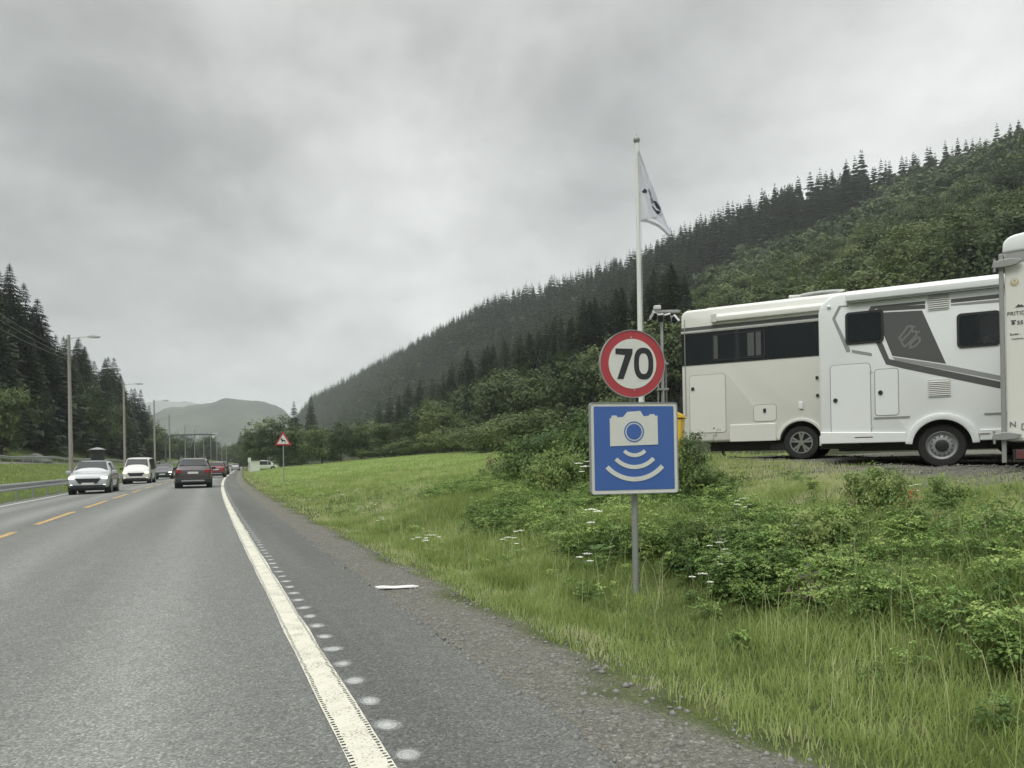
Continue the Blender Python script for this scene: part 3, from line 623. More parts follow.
# thin seed stalks standing above the grass
P, s, t = scatter(1500, .8, 22, 2.7, 6.3, 77, off_yard); g = np.random.default_rng(78)
V, F, tn = blades(P, g.uniform(.35, .6, len(t)), np.full(len(t), .004), .4, 79); put((V, F, tn + .55))
o = bulk('grass', np.concatenate(VV), np.concatenate(FF), M_GRASS, None, np.concatenate(TN)); tag(o, 'long rough grass covering the verge, bank and field', 'grass', None, 'stuff')

def herb(n, P, hmin, hmax, lsz, seed, leaves=16):   # compound leaves: five leaflets, each two folded triangles
    g = np.random.default_rng(seed); m_ = len(P); h = np.repeat(g.uniform(hmin, hmax, m_), leaves); tn0 = np.repeat(g.uniform(-.25, .25, m_), leaves); Q = np.repeat(P, leaves, 0); k = len(h)
    az = g.uniform(0, 6.283, k); zf = g.uniform(.25, 1.0, k); rad = h * .5 * g.uniform(.1, 1.0, k); sz = np.repeat(lsz * g.uniform(.7, 1.5, m_), leaves) * g.uniform(.6, 1.3, k)
    c = Q + np.stack([np.cos(az) * rad, np.sin(az) * rad, h * zf], 1); d = np.stack([np.cos(az), np.sin(az), g.uniform(-.6, .35, k)], 1); sd = np.stack([-d[:, 1], d[:, 0], g.uniform(-.35, .35, k)], 1)
    V = []; T_n = []
    for (f_, sg) in ((1, 0), (.35, 1), (.35, -1), (.75, 1), (.75, -1)):
        base = c + d * (sz * (f_ - .35) * 1.5)[:, None]; dr = d if sg == 0 else d * .45 + sd * sg * .9; pr = np.cross(dr, [0, 0, 1.]); L1 = sz[:, None]
        md = base + dr * L1 * .5 + pr * 0; up = np.array([0, 0, .3]) * L1
        V.append(np.stack([base, md + pr * L1 * .32 + up * .5, base + dr * L1 - up * .4, md - pr * L1 * .32 + up * .5], 1)); T_n.append(tn0 + g.uniform(-.14, .14, k) + .22 * (zf > .8))
    V = np.stack(V, 1).reshape(-1, 3); q = np.arange(len(V) // 4)[:, None] * 4
    return V, np.concatenate([q + [[0, 1, 2]], q + [[0, 2, 3]]]), np.repeat(np.stack(T_n, 1).reshape(-1), 4)
def herb_mask(s, t):
    q = vn(s, t, 1.0, 12) * .5
    a = (t > 3.95 + .7 * q) & (t < 5.7 + .6 * q) & (s < 12.5) & (s > 2.2)        # thick bank of leaves under the yard
    b_ = (t > 5 + q) & (t < 7.6) & (s > 12) & (s < 18)
    return a | b_
P, s, t = scatter(4600, 1.5, 19, 3.6, 9, 91, herb_mask)
V1 = herb(0, P[:1700], .10, .40, .027, 92, 60)
P2, s, t = scatter(900, 2, 30, 2.9, 8, 95, off_yard); V2 = herb(0, P2[:420], .06, .22, .024, 96, 26)
Vh = np.concatenate([V1[0], V2[0]]); Fh = np.concatenate([V1[1], V2[1] + len(V1[0])]); Tn = np.concatenate([V1[2], V2[2]])
o = bulk('undergrowth', Vh, Fh, M_HERB, None, Tn); tag(o, 'leafy weeds and bramble matted over the bank', 'undergrowth', None, 'stuff')
# stems under the leaves
P, s, t = scatter(6000, 1.5, 19, 4, 9, 91, herb_mask); g = np.random.default_rng(3)
V, F, tn = blades(P, g.uniform(.25, .6, len(P)), np.full(len(P), .008), .5, 98); o = bulk('weed_stems', V, F, M_HERB, None, tn - .2); tag(o, 'green weed stems standing among the leaves of the bank', 'weeds', None, 'stuff')
# loose stones
def stones(name, P, smin, smax, seed, label):
    g = np.random.default_rng(seed); base = np.array([(1, 0, 0), (-1, 0, 0), (0, 1, 0), (0, -1, 0), (0, 0, .7), (0, 0, -.7)], float)
    Fb = np.array([(0, 2, 4), (2, 1, 4), (1, 3, 4), (3, 0, 4), (2, 0, 5), (1, 2, 5), (3, 1, 5), (0, 3, 5)]); n = len(P)
    sz = smin + (smax - smin) * g.random(n) ** 3; V = base[None] * (sz[:, None, None]) * g.uniform(.6, 1.4, (n, 6, 3)); a = g.uniform(0, 6.28, n)[:, None]
    X = V[..., 0] * np.cos(a) - V[..., 1] * np.sin(a); Y = V[..., 0] * np.sin(a) + V[..., 1] * np.cos(a)
    V = np.stack([X + P[:, None, 0], Y + P[:, None, 1], V[..., 2] + P[:, None, 2]], -1).reshape(-1, 3)
    F = (Fb[None] + (np.arange(n) * 6)[:, None, None]).reshape(-1, 3); o = bulk(name, V, F, M_STONE, None); return tag(o, label, 'gravel', None, 'stuff')
P, s, t = scatter(9000, .8, 14, 1.42, 2.35, 41, lambda s, t: np.random.default_rng(1).random(len(t)) < np.interp(t, [1.4, 1.5, 1.62, 2.35], [.3, 1, .5, .25]))
P[:, 2] += np.where(t < 1.5, .03, 0); stones('gravel', P, .006, .026, 42, 'loose grey chippings along the edge of the asphalt')
P, s, t = scatter(16000, 1.5, 14, 6.8, 13, 43, lambda s, t: t > 7.1 + .6 * vn(s, t, .8, 8) + np.clip((s - 5) * .3, -.6, 2.2)); stones('gravel', P, .006, .03, 44, 'crushed stone covering the raised yard')

def umbel(h, seed):
    g = random.Random(seed); st = MB(); fl = MB(); lf = MB()
    st.tube([(0, 0, 0), (.02, .01, h * .5), (.0, .03, h)], .005, 5, .003); heads = [((0, .03, h), .075)]
    for k in range(2):
        a = g.uniform(0, 6.28); z = h * g.uniform(.5, .7); e = (.14 * math.cos(a), .14 * math.sin(a), z + .2); st.tube([(0, 0, z), e], .0035, 4); heads.append((e, .05))
    for (c, r) in heads:
        for i in range(15):
            rr = r * math.sqrt(i / 15); a = i * 2.4; p = (c[0] + rr * math.cos(a), c[1] + rr * math.sin(a), c[2] + .012 - rr * .15)
            q = .014; fl.add([(p[0] + q * math.cos(b_), p[1] + q * math.sin(b_), p[2] + g.uniform(-.004, .004)) for b_ in (0, 1.26, 2.5, 3.77, 5.03)] + [(p[0], p[1], p[2] + .008)], [(0, 1, 5), (1, 2, 5), (2, 3, 5), (3, 4, 5), (4, 0, 5)])
    for i in range(5):
        a = g.uniform(0, 6.28); z = h * g.uniform(.1, .5); d = Vector((math.cos(a), math.sin(a), .2)); s_ = Vector((-d.y, d.x, 0))
        for f_ in (.5, .8, 1.1): lf.add([Vector((0, 0, z)) + d * .16 * f_, Vector((0, 0, z)) + d * .16 * f_ + s_ * .07 + d * .05, Vector((0, 0, z)) + d * .16 * (f_ + .35), Vector((0, 0, z)) + d * .16 * f_ - s_ * .07 + d * .05], [(0, 1, 2, 3)])
    return [(st.mesh('stem'), M_HERB, 'stem'), (fl.mesh('flower_head'), M_PARS, 'flower_head'), (lf.mesh('leaf'), M_HERB, 'leaf')]
UMB = [umbel(.75, i) for i in range(3)]
for tup in UMB:
    for me_, mt, nm in tup: me_.materials.append(mt)
def plant_umbel(px, py_, Y, lab, grp, sc=1.):
    p = GP(px, Y); top = at(px, py_, Y).z - p.z; k = max(.35, min(1.3, top / .76))
    o = empty('cow_parsley', p, random.uniform(0, 6.28), lab, 'wildflower', grp); o.scale = (max(k, .6) * sc, max(k, .6) * sc, k)
    for me_, mt, nm in UMB[random.randrange(3)]: link(nm, me_, o)
gL = 'white umbels beside the deer sign'; gM = 'white umbels at the foot of the mound'; gR = 'white umbels on the leafy bank'
for px, py, Y in ((282, 481, 38), (287, 483, 36), (291, 480, 40), (297, 482, 35), (303, 483, 34), (309, 481, 37), (316, 488, 30), (320, 484, 33), (338, 492, 24), (334, 495, 22), (340, 497, 22)):
    plant_umbel(px, py, Y, 'white umbel flower in the patch at the foot of the deer warning sign', gL, 1.4)
for px, py, Y in ((357, 489, 20), (371, 503, 16), (377, 500, 17), (380, 517, 13), (358, 506, 15), (418, 537, 9.5), (426, 535, 9.8), (431, 535, 9.6), (592, 461, 11), (586, 466, 10.5), (580, 463, 11.5), (520, 530, 8.8), (508, 537, 8.3), (586, 553, 6.6), (593, 509, 7.6)):
    plant_umbel(px, py, Y, 'white umbel flower scattered in the verge grass left of the camera sign', gM)
for px, py, Y in ((738, 504, 7.6), (742, 498, 7.9), (725, 553, 6.2), (727, 561, 6), (720, 539, 6.8), (724, 556, 6.5), (797, 525, 6.2), (915, 490, 7.3), (716, 542, 6.4), (699, 573, 5.6)):
    plant_umbel(px, py, Y, 'white umbel flower on the leafy bank right of the camera sign', gR, .8)

# shrubs of the mound
for px, Y, h_, wd in ((512, 16.5, .9, 1.), (530, 15.8, 1.15, 1.), (548, 15, 1.3, 1.), (566, 14.2, 1.4, .9), (583, 13.6, 1.4, .8), (540, 13.6, .8, .9), (562, 12.6, 1.0, .8), (600, 13.2, 1.4, .8), (498, 18.2, .9, 1.), (578, 12.2, .9, .8), (588, 15.5, 1.5, 1.), (556, 16.5, 1.3, 1.), (484, 19.5, .7, 1.)):
    tree('u', GP(px, Y, -.1), h_, wd, 'low green shrub on the mound left of the camera sign', 'shrubs on the mound')
for px, Y, h_ in ((680, 9.6, .95), (690, 10.2, .65), (706, 9.8, .6), (664, 10.5, .75), (722, 9.6, .5), (640, 10.4, .7)):
    tree('u', GP(px, Y, -.05), h_, .8, 'small leafy shrub between the blue sign and the cream motorhome', 'shrubs below the cream motorhome')
for px, Y, h_, wd in ((868, 7.0, .62, .75), (885, 6.9, .55, .8), (940, 6.8, .5, .9), (800, 6.2, .55, .9), (775, 6.0, .5, .8), (830, 6.3, .5, .9), (690, 7.2, .5, .9), (735, 7.0, .5, .9), (905, 6.2, .45, .9)):
    tree('u', GP(px, Y, -.05), h_, wd, 'bushy bramble clump on the bank below the white motorhome', 'bramble clumps on the bank')
_p = GP(690, 12.6, -.1); tree('u', _p, at(690, 431, 12.6).z - _p.z, .8, 'green shrub hiding the foot of the yellow grit bin')
def weed(px, Y, h_, label, mat, dens=26, name='tall_weed', leafsz=.03):
    p = GP(px, Y); o = empty(name, p, 0, label, 'weed'); g = random.Random(px); st = MB(); lf = MB()
    for i in range(7):
        a = g.uniform(0, 6.28); r0 = h_ * g.uniform(.1, .4); e = Vector((r0 * math.cos(a), r0 * math.sin(a), h_ * g.uniform(.6, 1))); st.tube([(0, 0, -.05), e * .5 + Vector((0, 0, .05)), e], .006, 5, .003)
        for k in range(dens):
            u = g.uniform(.35, 1); c = e * u + Vector((g.gauss(0, .05), g.gauss(0, .05), g.gauss(0, .04))); d = Vector((g.gauss(0, 1), g.gauss(0, 1), g.gauss(0, .7))).normalized() * leafsz; s_ = d.orthogonal() * .6
            lf.add([c - d, c + s_, c + d, c - s_], [(0, 1, 2, 3)])
    st.build('stem', M_DRY if mat is M_DRY else M_BARK, o); link('foliage', lf.mesh('foliage'), o, mat); return o
weed(490, 20, 1.05, 'pale dried seeding weed on the crest of the mound against the dark trees', M_DRY, 40, leafsz=.035)
weed(697, 11.8, .95, 'thin leafy sapling in front of the left end of the cream motorhome', M_BROAD, 12, 'sapling', .022)
weed(905, 7.2, .22, 'low plant with orange red leaves on the yard edge', M_RED, 20, 'red_leaved_plant', .022)
weed(812, 5.2, .32, 'dark dead stalk poking out of the grass on the bank', M_BARK, 8, leafsz=.02)
weed(855, 6.6, .5, 'thin brown stalk rising from the leafy bank', M_DRY, 6, leafsz=.015)

# ------------------------------------------------------------------ the two signs on their post
SY = 6.6; SROT = R_(10)
base = GP(636, SY); cS = at(632.5, 363.8, SY); cB = at(634.5, 448, SY)
sg = empty('camera_sign', (cB.x, cB.y, 0), SROT, 'square blue speed camera sign with white camera and waves, under the 70 disc', 'road sign')
post = empty('sign_post', (cB.x, cB.y + .05, base.z), SROT, 'grey galvanised post carrying the 70 disc and the camera sign', 'post')
MB().tube([(.012, .035, -.3), (.012, .035, cS.z + .15 - base.z)], .029, 14).build('pole', M_DULL, post, True)
cp = MB()
for z in (cB.z - .25, cB.z + .22, cS.z - .12, cS.z + .12): cp.box(-.045, .07, -.012, .07, z - base.z - .015, z - base.z + .015)
cp.build('clamp', M_STEEL, post, bevel=.004)
zb = cB.z; hw = .405
MB().prism(rrect(-hw, hw, zb - hw, zb + hw, .025), .0, .028).build('panel', M_SWHITE, sg, bevel=.004)
MB().prism(rrect(-hw + .033, hw - .033, zb - hw + .033, zb + hw - .033, .012), -.003, .0).build('blue_face', M_SBLUE, sg)
MB().ring(rrect(-hw - .003, hw + .003, zb - hw - .003, zb + hw + .003, .028), rrect(-hw + .003, hw - .003, zb - hw + .003, zb + hw - .003, .022), -.008, .04).build('rim', M_DULL, sg)
def pxl(x, y): return ((x - 634.5) / 88 * .81, zb - (y - 447.8) / 90 * .81)
def zm(X, Y): return pxl(586 + X / 4.27, 320 + Y / 4.27)      # from the enlarged crop
cam_poly = [zm(*p) for p in ((102, 420), (110, 418), (110, 408), (132, 408), (134, 416), (160, 414), (178, 393), (234, 389), (248, 412), (272, 410), (273, 404), (294, 403), (296, 409), (308, 410), (309, 532), (102, 537))]
ic = MB(); ic.prism(cam_poly[::-1], -.007, -.003); ic.build('camera_symbol', M_SWHITE, sg)
cx0, cz0 = zm(205, 477)
MB().ring(circ(cx0, cz0, .092), circ(cx0, cz0, .082), -.0095, -.007).build('lens_ring', M_SBLUE, sg)
MB().prism(circ(cx0, cz0, .070)[::-1], -.0095, -.007).build('lens', M_SBLUE, sg)
wx, wz = zm(207, 520)
for (ro_, ri_, hh) in ((.155, .122, 44), (.262, .226, 46), (.372, .332, 47)):
    wv = MB(); n = 26
    O = [(wx + ro_ * math.sin(R_(-hh + 2 * hh * k / (n - 1))), wz + .02 - ro_ * math.cos(R_(-hh + 2 * hh * k / (n - 1)))) for k in range(n)]
    I = [(wx + ri_ * math.sin(R_(-hh + 2 * hh * k / (n - 1))), wz + .02 - ri_ * math.cos(R_(-hh + 2 * hh * k / (n - 1)))) for k in range(n)]
    vs = [(x, y, z) for y in (-.007, -.003) for x, z in O + I]; fs = []
    for k in range(n - 1): fs += [(k, k + 1, n + k + 1, n + k), (2 * n + k, 3 * n + k, 3 * n + k + 1, 2 * n + k + 1), (k, 2 * n + k, 2 * n + k + 1, k + 1), (n + k, n + k + 1, 3 * n + k + 1, 3 * n + k)]
    fs += [(0, n, 3 * n, 2 * n), (n - 1, 3 * n - 1, 4 * n - 1, 2 * n - 1)]
    wv.add(vs, fs).build('radio_wave', M_SWHITE, sg)
bt = MB()
for z in (zb + .22, zb - .25):
    for x in (-.03, .055): bt.lathe_y([(.001, -.012), (.008, -.012), (.008, -.003)], x, z, 10)
sd = empty('speed_limit_sign', (cS.x, cS.y, 0), SROT, 'round red and white speed limit sign reading 70', 'road sign'); zc = cS.z
MB().prism(circ(0, zc, .300, 64)[::-1], 0, .02).build('panel', M_SRED, sd, bevel=.003)
MB().prism(circ(0, zc, .222, 64)[::-1], -.003, 0).build('white_face', M_SWHITE, sd)
MB().ring(circ(0, zc, .304, 64), circ(0, zc, .296, 64), -.006, .03).build('rim', M_DULL, sd)
def z7(X, Y): return ((X - 199) / 4.27 / 67.5 * .605, zc - (Y - 186) / 4.27 / 69 * .605)
MB().prism([z7(*p) for p in ((124, 120), (200, 121), (198, 143), (157, 252), (130, 252), (166, 148), (124, 144))], -.006, -.003).build('digit', M_SBLACK, sd)
O = []; I = []
for k in range(40):
    a = 2 * math.pi * k / 40; ex = 2.5
    cxx = lambda rx, rz: (math.copysign(abs(math.cos(a)) ** (2 / ex), math.cos(a)) * rx, math.copysign(abs(math.sin(a)) ** (2 / ex), math.sin(a)) * rz)
    c0 = z7(248, 185); o1 = cxx(.090, .142); i1 = cxx(.045, .093); O.append((c0[0] + o1[0], c0[1] + o1[1])); I.append((c0[0] + i1[0], c0[1] + i1[1]))
MB().ring(O, I, -.006, -.003).build('digit', M_SBLACK, sd)
ro = MB()
for x, z in ((-.01, .235), (.01, -.235)): ro.lathe_y([(.001, -.008), (.008, -.008), (.008, .0)], x, zc + z, 10)
ro.build('rivet', M_STEEL, sd)

# ------------------------------------------------------------------ deer warning sign
p = GP(283.5, 45); d = empty('warning_sign', p, R_(14), 'triangular red bordered animal warning sign at the left end of the field', 'road sign')
zt = at(283.5, 431, 45).z - p.z; zbot = at(283.5, 445.3, 45).z - p.z; hwt = .49
MB().tube([(0, .05, -.2), (0, .05, zt - .1)], .035, 10).build('pole', M_DULL, d, True)
MB().prism([(-hwt, zbot), (0, zt), (hwt, zbot)], 0, .02).build('panel', M_SRED, d)
hh = zt - zbot
MB().prism([(-hwt * .70, zbot + hh * .10), (0, zt - hh * .22), (hwt * .70, zbot + hh * .10)], -.004, 0).build('white_face', M_SWHITE, d)
mo = [(-.17, .30), (-.12, .36), (-.10, .42), (-.05, .40), (-.06, .34), (.0, .31), (.10, .30), (.13, .26), (.16, .16), (.12, .15), (.09, .23), (.0, .23), (-.06, .16), (-.09, .17), (-.07, .25), (-.12, .28)]
MB().prism([(x, zbot + z * hh / .80) for x, z in mo], -.008, -.004).build('animal_symbol', M_SBLACK, d)

# ------------------------------------------------------------------ flagpole and flag
FY = 12.3; fb = at(641.5, 420, FY); ft_ = at(634.5, 143, FY); gz = ground(fb.x, FY)
fp = empty('flagpole', (fb.x, FY, gz), 0, 'tall white flagpole behind the 70 sign', 'flagpole')
# the pole leans with the frame only through camera roll, so it stands plumb
MB().tube([(0, 0, -.2), (0, 0, (ft_.z - gz) * .5), (0, 0, ft_.z - gz)], .048, 14, .030).build('pole', M_POLEW, fp, True)
kb = MB(); n = 12
kb.lathe_y([(.001, -.06), (.035, -.05), (.055, -.015), (.055, .015), (.035, .045), (.012, .062), (.006, .10), (.001, .11)], 0, 0, 14)
kb.v = [(x, z, y) for x, y, z in kb.v]; kb.v = [(x, y, z + ft_.z - gz + .05) for x, y, z in kb.v]
kb.build('finial', M_DULL, fp, True)
MB().tube([(.045, -.05, .6), (.04, -.05, (ft_.z - gz) * .99)], .004, 5).build('halyard', M_GREYW, fp)
xo = fb.x
def fpt(px, py): q = at(px, py, FY); dx = q.x - xo - .035; return (dx, q.z)
LB = [fpt(*q) for q in ((636.5, 152), (637, 168), (637.5, 185), (638.5, 203), (639.6, 221.5))]
RB = [fpt(*q) for q in ((637.6, 152.5), (645, 167), (651, 184), (657, 203), (662, 217))]
def fsurf(u, v):                 # v down the hoist, u out to the fly
    def ip(Lst, v): k = min(int(v * 4), 3); f = v * 4 - k; return [Lst[k][i] * (1 - f) + Lst[k + 1][i] * f for i in (0, 1)]
    a, b_ = ip(LB, v), ip(RB, v); sag = -.05 * u * (1 - u) * v
    x = a[0] + (b_[0] - a[0]) * u; z = a[1] + (b_[1] - a[1]) * u + sag; wv_ = .05 * math.sin(u * 7 + v * 3) * u + .03 * math.sin(u * 15 - v * 6) * u
    return Vector((x + xo + .035, FY + wv_ - .10 * u, z))
def fsurf2(u, v):                # the hanging fly corner
    Lc = [fpt(*q) for q in ((639.6, 221.5), (648, 223.5), (657, 228), (662, 233), (667.5, 238.5))]; Rc = [fpt(*q) for q in ((662, 217), (664.5, 223), (666, 227), (669, 231.5), (669.8, 236.5))]
    k = min(int(v * 4), 3); f = v * 4 - k; a = [Lc[k][i] * (1 - f) + Lc[k + 1][i] * f for i in (0, 1)]; b_ = [Rc[k][i] * (1 - f) + Rc[k + 1][i] * f for i in (0, 1)]
    u2 = u; x = a[0] + (b_[0] - a[0]) * u2; z = a[1] + (b_[1] - a[1]) * u2; e = 1 - v
    w0 = (.05 * math.sin(u * 7 + 3) * u + .03 * math.sin(u * 15 - 6) * u - .10 * u) * e - (.12 + .05 * math.sin(u * 6)) * v
    return Vector((x + xo + .035, FY + w0, z))
fm = MB(); NU, NV = 26, 36
for (fn_, v0) in ((fsurf, 0), (fsurf2, 0)):
    grid = [fn_(i / NU, j / NV) for j in range(NV + 1) for i in range(NU + 1)]
    fm.add([p_ for p_ in grid], [(j * (NU + 1) + i, j * (NU + 1) + i + 1, (j + 1) * (NU + 1) + i + 1, (j + 1) * (NU + 1) + i) for j in range(NV) for i in range(NU)])
fo = empty('flag', (0, 0, 0), 0, 'limp white flag with dark lettering hanging from the flagpole', 'flag')
fc = fm.build('cloth', M_FLAG, fo, True); sol = fc.modifiers.new('thickness', 'SOLIDIFY'); sol.thickness = .003; sol.offset = 0
def mark(poly, mat):              # polygon in (u, v) laid on the cloth
    vs = [fsurf(u, v) + Vector((0, -.006, 0)) for u, v in poly]; mk = MB(); c = sum(vs, Vector()) / len(vs); mk.add(vs + [c], [(i, (i + 1) % len(vs), len(vs)) for i in range(len(vs))]); mk.build('lettering', mat, fo)
mark([(.22, .60), (.42, .565), (.52, .60), (.50, .63), (.3, .62)], M_INK)
mark([(.58, .60), (.72, .56), (.80, .62), (.76, .70), (.66, .69)], M_INKG)
mark([(.62, .70), (.80, .68), (.82, .74), (.70, .78), (.62, .76)], M_INKG)
mark([(.80, .72), (.92, .74), (.98, .86), (.97, .93), (.86, .84)], M_INK)
mark([(.62, .82), (.68, .81), (.80, .90), (.92, .90), (.95, .94), (.80, .955)], M_INK)

# ------------------------------------------------------------------ floodlight mast
MY = 17.5; mp_ = GP(664, MY); mt_ = empty('floodlight_mast', mp_, 0, 'slim grey mast with a cluster of floodlights behind the 70 sign', 'light mast')
zt = at(663, 330, MY).z - mp_.z; ztop = at(663, 309, MY).z - mp_.z
MB().tube([(0, 0, -.2), (0, 0, 1.2)], .065, 12).build('base_tube', M_STEEL, mt_, True)
MB().tube([(0, 0, 1.2), (0, 0, zt + .25)], .042, 12, .035).build('pole', M_STEEL, mt_, True)
lt = MB()
for k in range(3): a = k * 2.1 + .5; lt.tube([(.14 * math.cos(a), .14 * math.sin(a), .2), (.09 * math.cos(a), .09 * math.sin(a), 2.4)], .02, 6)
for z in (.5, 1.1, 1.7, 2.3): lt.box(-.12, .12, -.12, .12, z - .02, z + .02)
lt.build('brace', M_STEEL, mt_)
MB().box(-.22, .42, -.05, .05, ztop - .10, ztop - .03).build('cross_arm', M_DULL, mt_, bevel=.01)
for (x, yy, z, a) in ((-.20, -.1, -.25, .5), (-.06, -.16, -.30, -.1), (.12, -.16, -.3, -.3), (.02, .12, -.25, .3), (.30, -.05, -.32, -.8)):
    hd = MB(); hd.box(-.075, .075, -.05, .05, -.10, .10); ho = hd.build('floodlight', M_STEEL if x < .2 else M_LENS, mt_, bevel=.02); ho.location = (x, yy, ztop + z + .06); ho.rotation_euler = (.5, a * .6, a)
    lo_ = MB().box(-.06, .06, -.062, -.052, -.08, .08).build('lens', M_BLACK, ho)
MB().box(-.18, -.02, -.08, .08, ztop - .02, ztop + .08).build('sensor_box', M_GREYW, mt_, bevel=.02)
# yellow grit bin
p = GP(669, 13.6); yb = empty('grit_bin', p, R_(-20), 'yellow grit bin half hidden behind the blue sign at the motorhome corner', 'bin')
zt = at(681, 413, 13.6).z - p.z
MB().prism([(-.26, 0.02), (.22, .02), (.27, zt - .12), (-.30, zt - .12)], -.25, .25).build('tub', M_YEL, yb, bevel=.02)
MB().prism([(-.32, zt - .11), (.30, zt - .11), (.28, zt - .04), (.2, zt), (-.22, zt), (-.30, zt - .04)], -.28, .28).build('lid', M_YEL, yb, bevel=.015)

# ------------------------------------------------------------------ motorhomes
DV = Vector((.872, -.489)); NV_ = Vector((.489, .872))      # along the side that faces the road, and away from it
class Side:                       # local frame on the near side: x along, z up, y away from the road
    def __init__(s, corner, z0, u=DV): s.c = Vector(corner); s.z0 = z0; s.u = u; s.n = Vector((-u.y, u.x))
    def p(s, px, py):
        r, uu = ray(px, py); k = (s.c.x * s.n.x + s.c.y * s.n.y) / (r * s.n.x + s.n.y); x, y = r * k, k
        return ((x - s.c.x) * s.u.x + (y - s.c.y) * s.u.y, EYE + uu * k - s.z0)
    def root(s, name, label, cat): return empty(name, (s.c.x, s.c.y, s.z0), math.atan2(s.u.y, s.u.x), label, cat)
def wheel(parent, x, y, z, r, wdt, style, sgn=-1):
    wr = MB().lathe_y([(r * .62, 0), (r * .66, sgn * wdt * .45), (r * .80, sgn * wdt * .5), (r * .95, sgn * wdt * .46), (r, sgn * wdt * .3), (r, -sgn * wdt * .3), (r * .9, -sgn * wdt * .5), (r * .4, -sgn * wdt * .5)], 0, 0, 36).build('tyre', M_TYRE, None, True)
    wo = bpy.data.objects.new('wheel', None); COL.objects.link(wo); wo.parent = parent; wo.location = (x, y, z); wr.parent = wo
    f = sgn * wdt
    if style == 'steel':
        MB().lathe_y([(r * .66, f * .44), (r * .63, f * .48), (r * .60, f * .30), (r * .50, f * .26), (r * .46, f * .36), (r * .36, f * .40), (r * .001, f * .40)], 0, 0, 36).build('rim', M_RIMG, wo, True)
        hb = MB().lathe_y([(r * .28, f * .40), (r * .26, f * .52), (r * .2, f * .55), (.001, f * .55)], 0, 0, 24); hb.build('hub_cap', M_BLACK, wo, True)
        hl = MB()
        for k in range(14): a = 2 * math.pi * k / 14; hl.lathe_y([(.001, f * .385), (r * .035, f * .385), (r * .035, f * .37)], r * .43 * math.cos(a), r * .43 * math.sin(a), 8)
        hl.v = [(x_, f * .415 if abs(y_ - f * .385) < 1e-5 else y_, z_) for x_, y_, z_ in hl.v]; hl.build('vent_hole', M_BLACK, wo)
    else:
        MB().lathe_y([(r * .66, f * .45), (r * .63, f * .48), (r * .60, f * .30), (r * .1, f * .25)], 0, 0, 36).build('rim', M_BLACK if style == 'alloy' else M_RIMG, wo, True)
        spk = MB()
        for k in range(5):
            for da in (-.13, .13):
                a = 2 * math.pi * k / 5 + .3; a1, a2 = a + da * .9, a + da * 1.4
                c1, c2 = (r * .14 * math.cos(a1), r * .14 * math.sin(a1)), (r * .62 * math.cos(a2), r * .62 * math.sin(a2)); pw = r * .045; px_, pz_ = -math.sin(a) * pw, math.cos(a) * pw
                spk.prism([(c1[0] - px_, c1[1] - pz_), (c2[0] - px_ * 1.4, c2[1] - pz_ * 1.4), (c2[0] + px_ * 1.4, c2[1] + pz_ * 1.4), (c1[0] + px_, c1[1] + pz_)], f * .47, f * .36)
        spk.lathe_y([(r * .16, f * .40), (r * .16, f * .49), (.001, f * .50)], 0, 0, 16); spk.ring(circ(0, 0, r * .645, 36), circ(0, 0, r * .58, 36), f * .485, f * .4); spk.build('spoke', M_ALLOY, wo)
    return wo
def panel(parent, name, x0, x1, z0, z1, mat, r=.05, dep=.008, seam=.012, y=0.):
    if seam: MB().prism(rrect(x0 - seam, x1 + seam, z0 - seam, z1 + seam, r + seam), y - .003, y + .001).build(name + '_seal', M_SEAM, parent)
    return MB().prism(rrect(x0, x1, z0, z1, r), y - dep, y - .0035).build(name, mat, parent)
def window(parent, x0, x1, z0, z1, r=.06, y=0.):
    w_ = MB().prism(rrect(x0, x1, z0, z1, r), y - .02, y - .001).build('window', M_BLACK, parent, bevel=.006)
    MB().prism(rrect(x0 + .035, x1 - .035, z0 + .035, z1 - .035, r * .8), y - .026, y - .0205).build('pane', M_GLASSD, w_); return w_
def grille(parent, x0, x1, z0, z1, n, y=0.):
    f_ = MB().prism(rrect(x0, x1, z0, z1, .02), y - .012, y - .001).build('vent_grille', M_GREYW, parent)
    sl_ = MB()
    for k in range(n): zz = z0 + .02 + (z1 - z0 - .04) * (k + .5) / n; hh_ = (z1 - z0 - .04) / n; sl_.add([(x0 + .02, y - .013, zz - hh_ * .4), (x1 - .02, y - .013, zz - hh_ * .4), (x1 - .02, y - .026, zz - hh_ * .25), (x0 + .02, y - .026, zz - hh_ * .25), (x0 + .02, y - .013, zz + hh_ * .35), (x1 - .02, y - .013, zz + hh_ * .35)], [(0, 1, 2, 3), (3, 2, 5, 4)])
    sl_.build('slat', M_GREYW, f_); mb_ = MB().box(x0 + .02, x1 - .02, y - .0128, y - .0121, z0 + .02, z1 - .02); mb_.build('shadow_gap', M_SEAM, f_); return f_
def body_poly(L_, zs, zr, rr, arches, nose):   # outline with wheel arches cut in, going round from the rear bottom
    P = []
    for (ax, ar, az) in sorted(arches, key=lambda q: q[0]):
        a0 = math.degrees(math.asin(max(-1, min(1, (zs - az) / ar))))
        for k in range(15): a = R_(180 - a0 + (2 * a0 - 180) * k / 14); P.append((ax + ar * math.cos(a), az + ar * math.sin(a)))
    top = [(x, z) for x, z in nose]
    P = [(0, zs)] + P + top
    for k in range(9): a = R_(90 + 90 * k / 8); P.append((rr + rr * math.cos(a), zr - rr + rr * math.sin(a)))
    return P

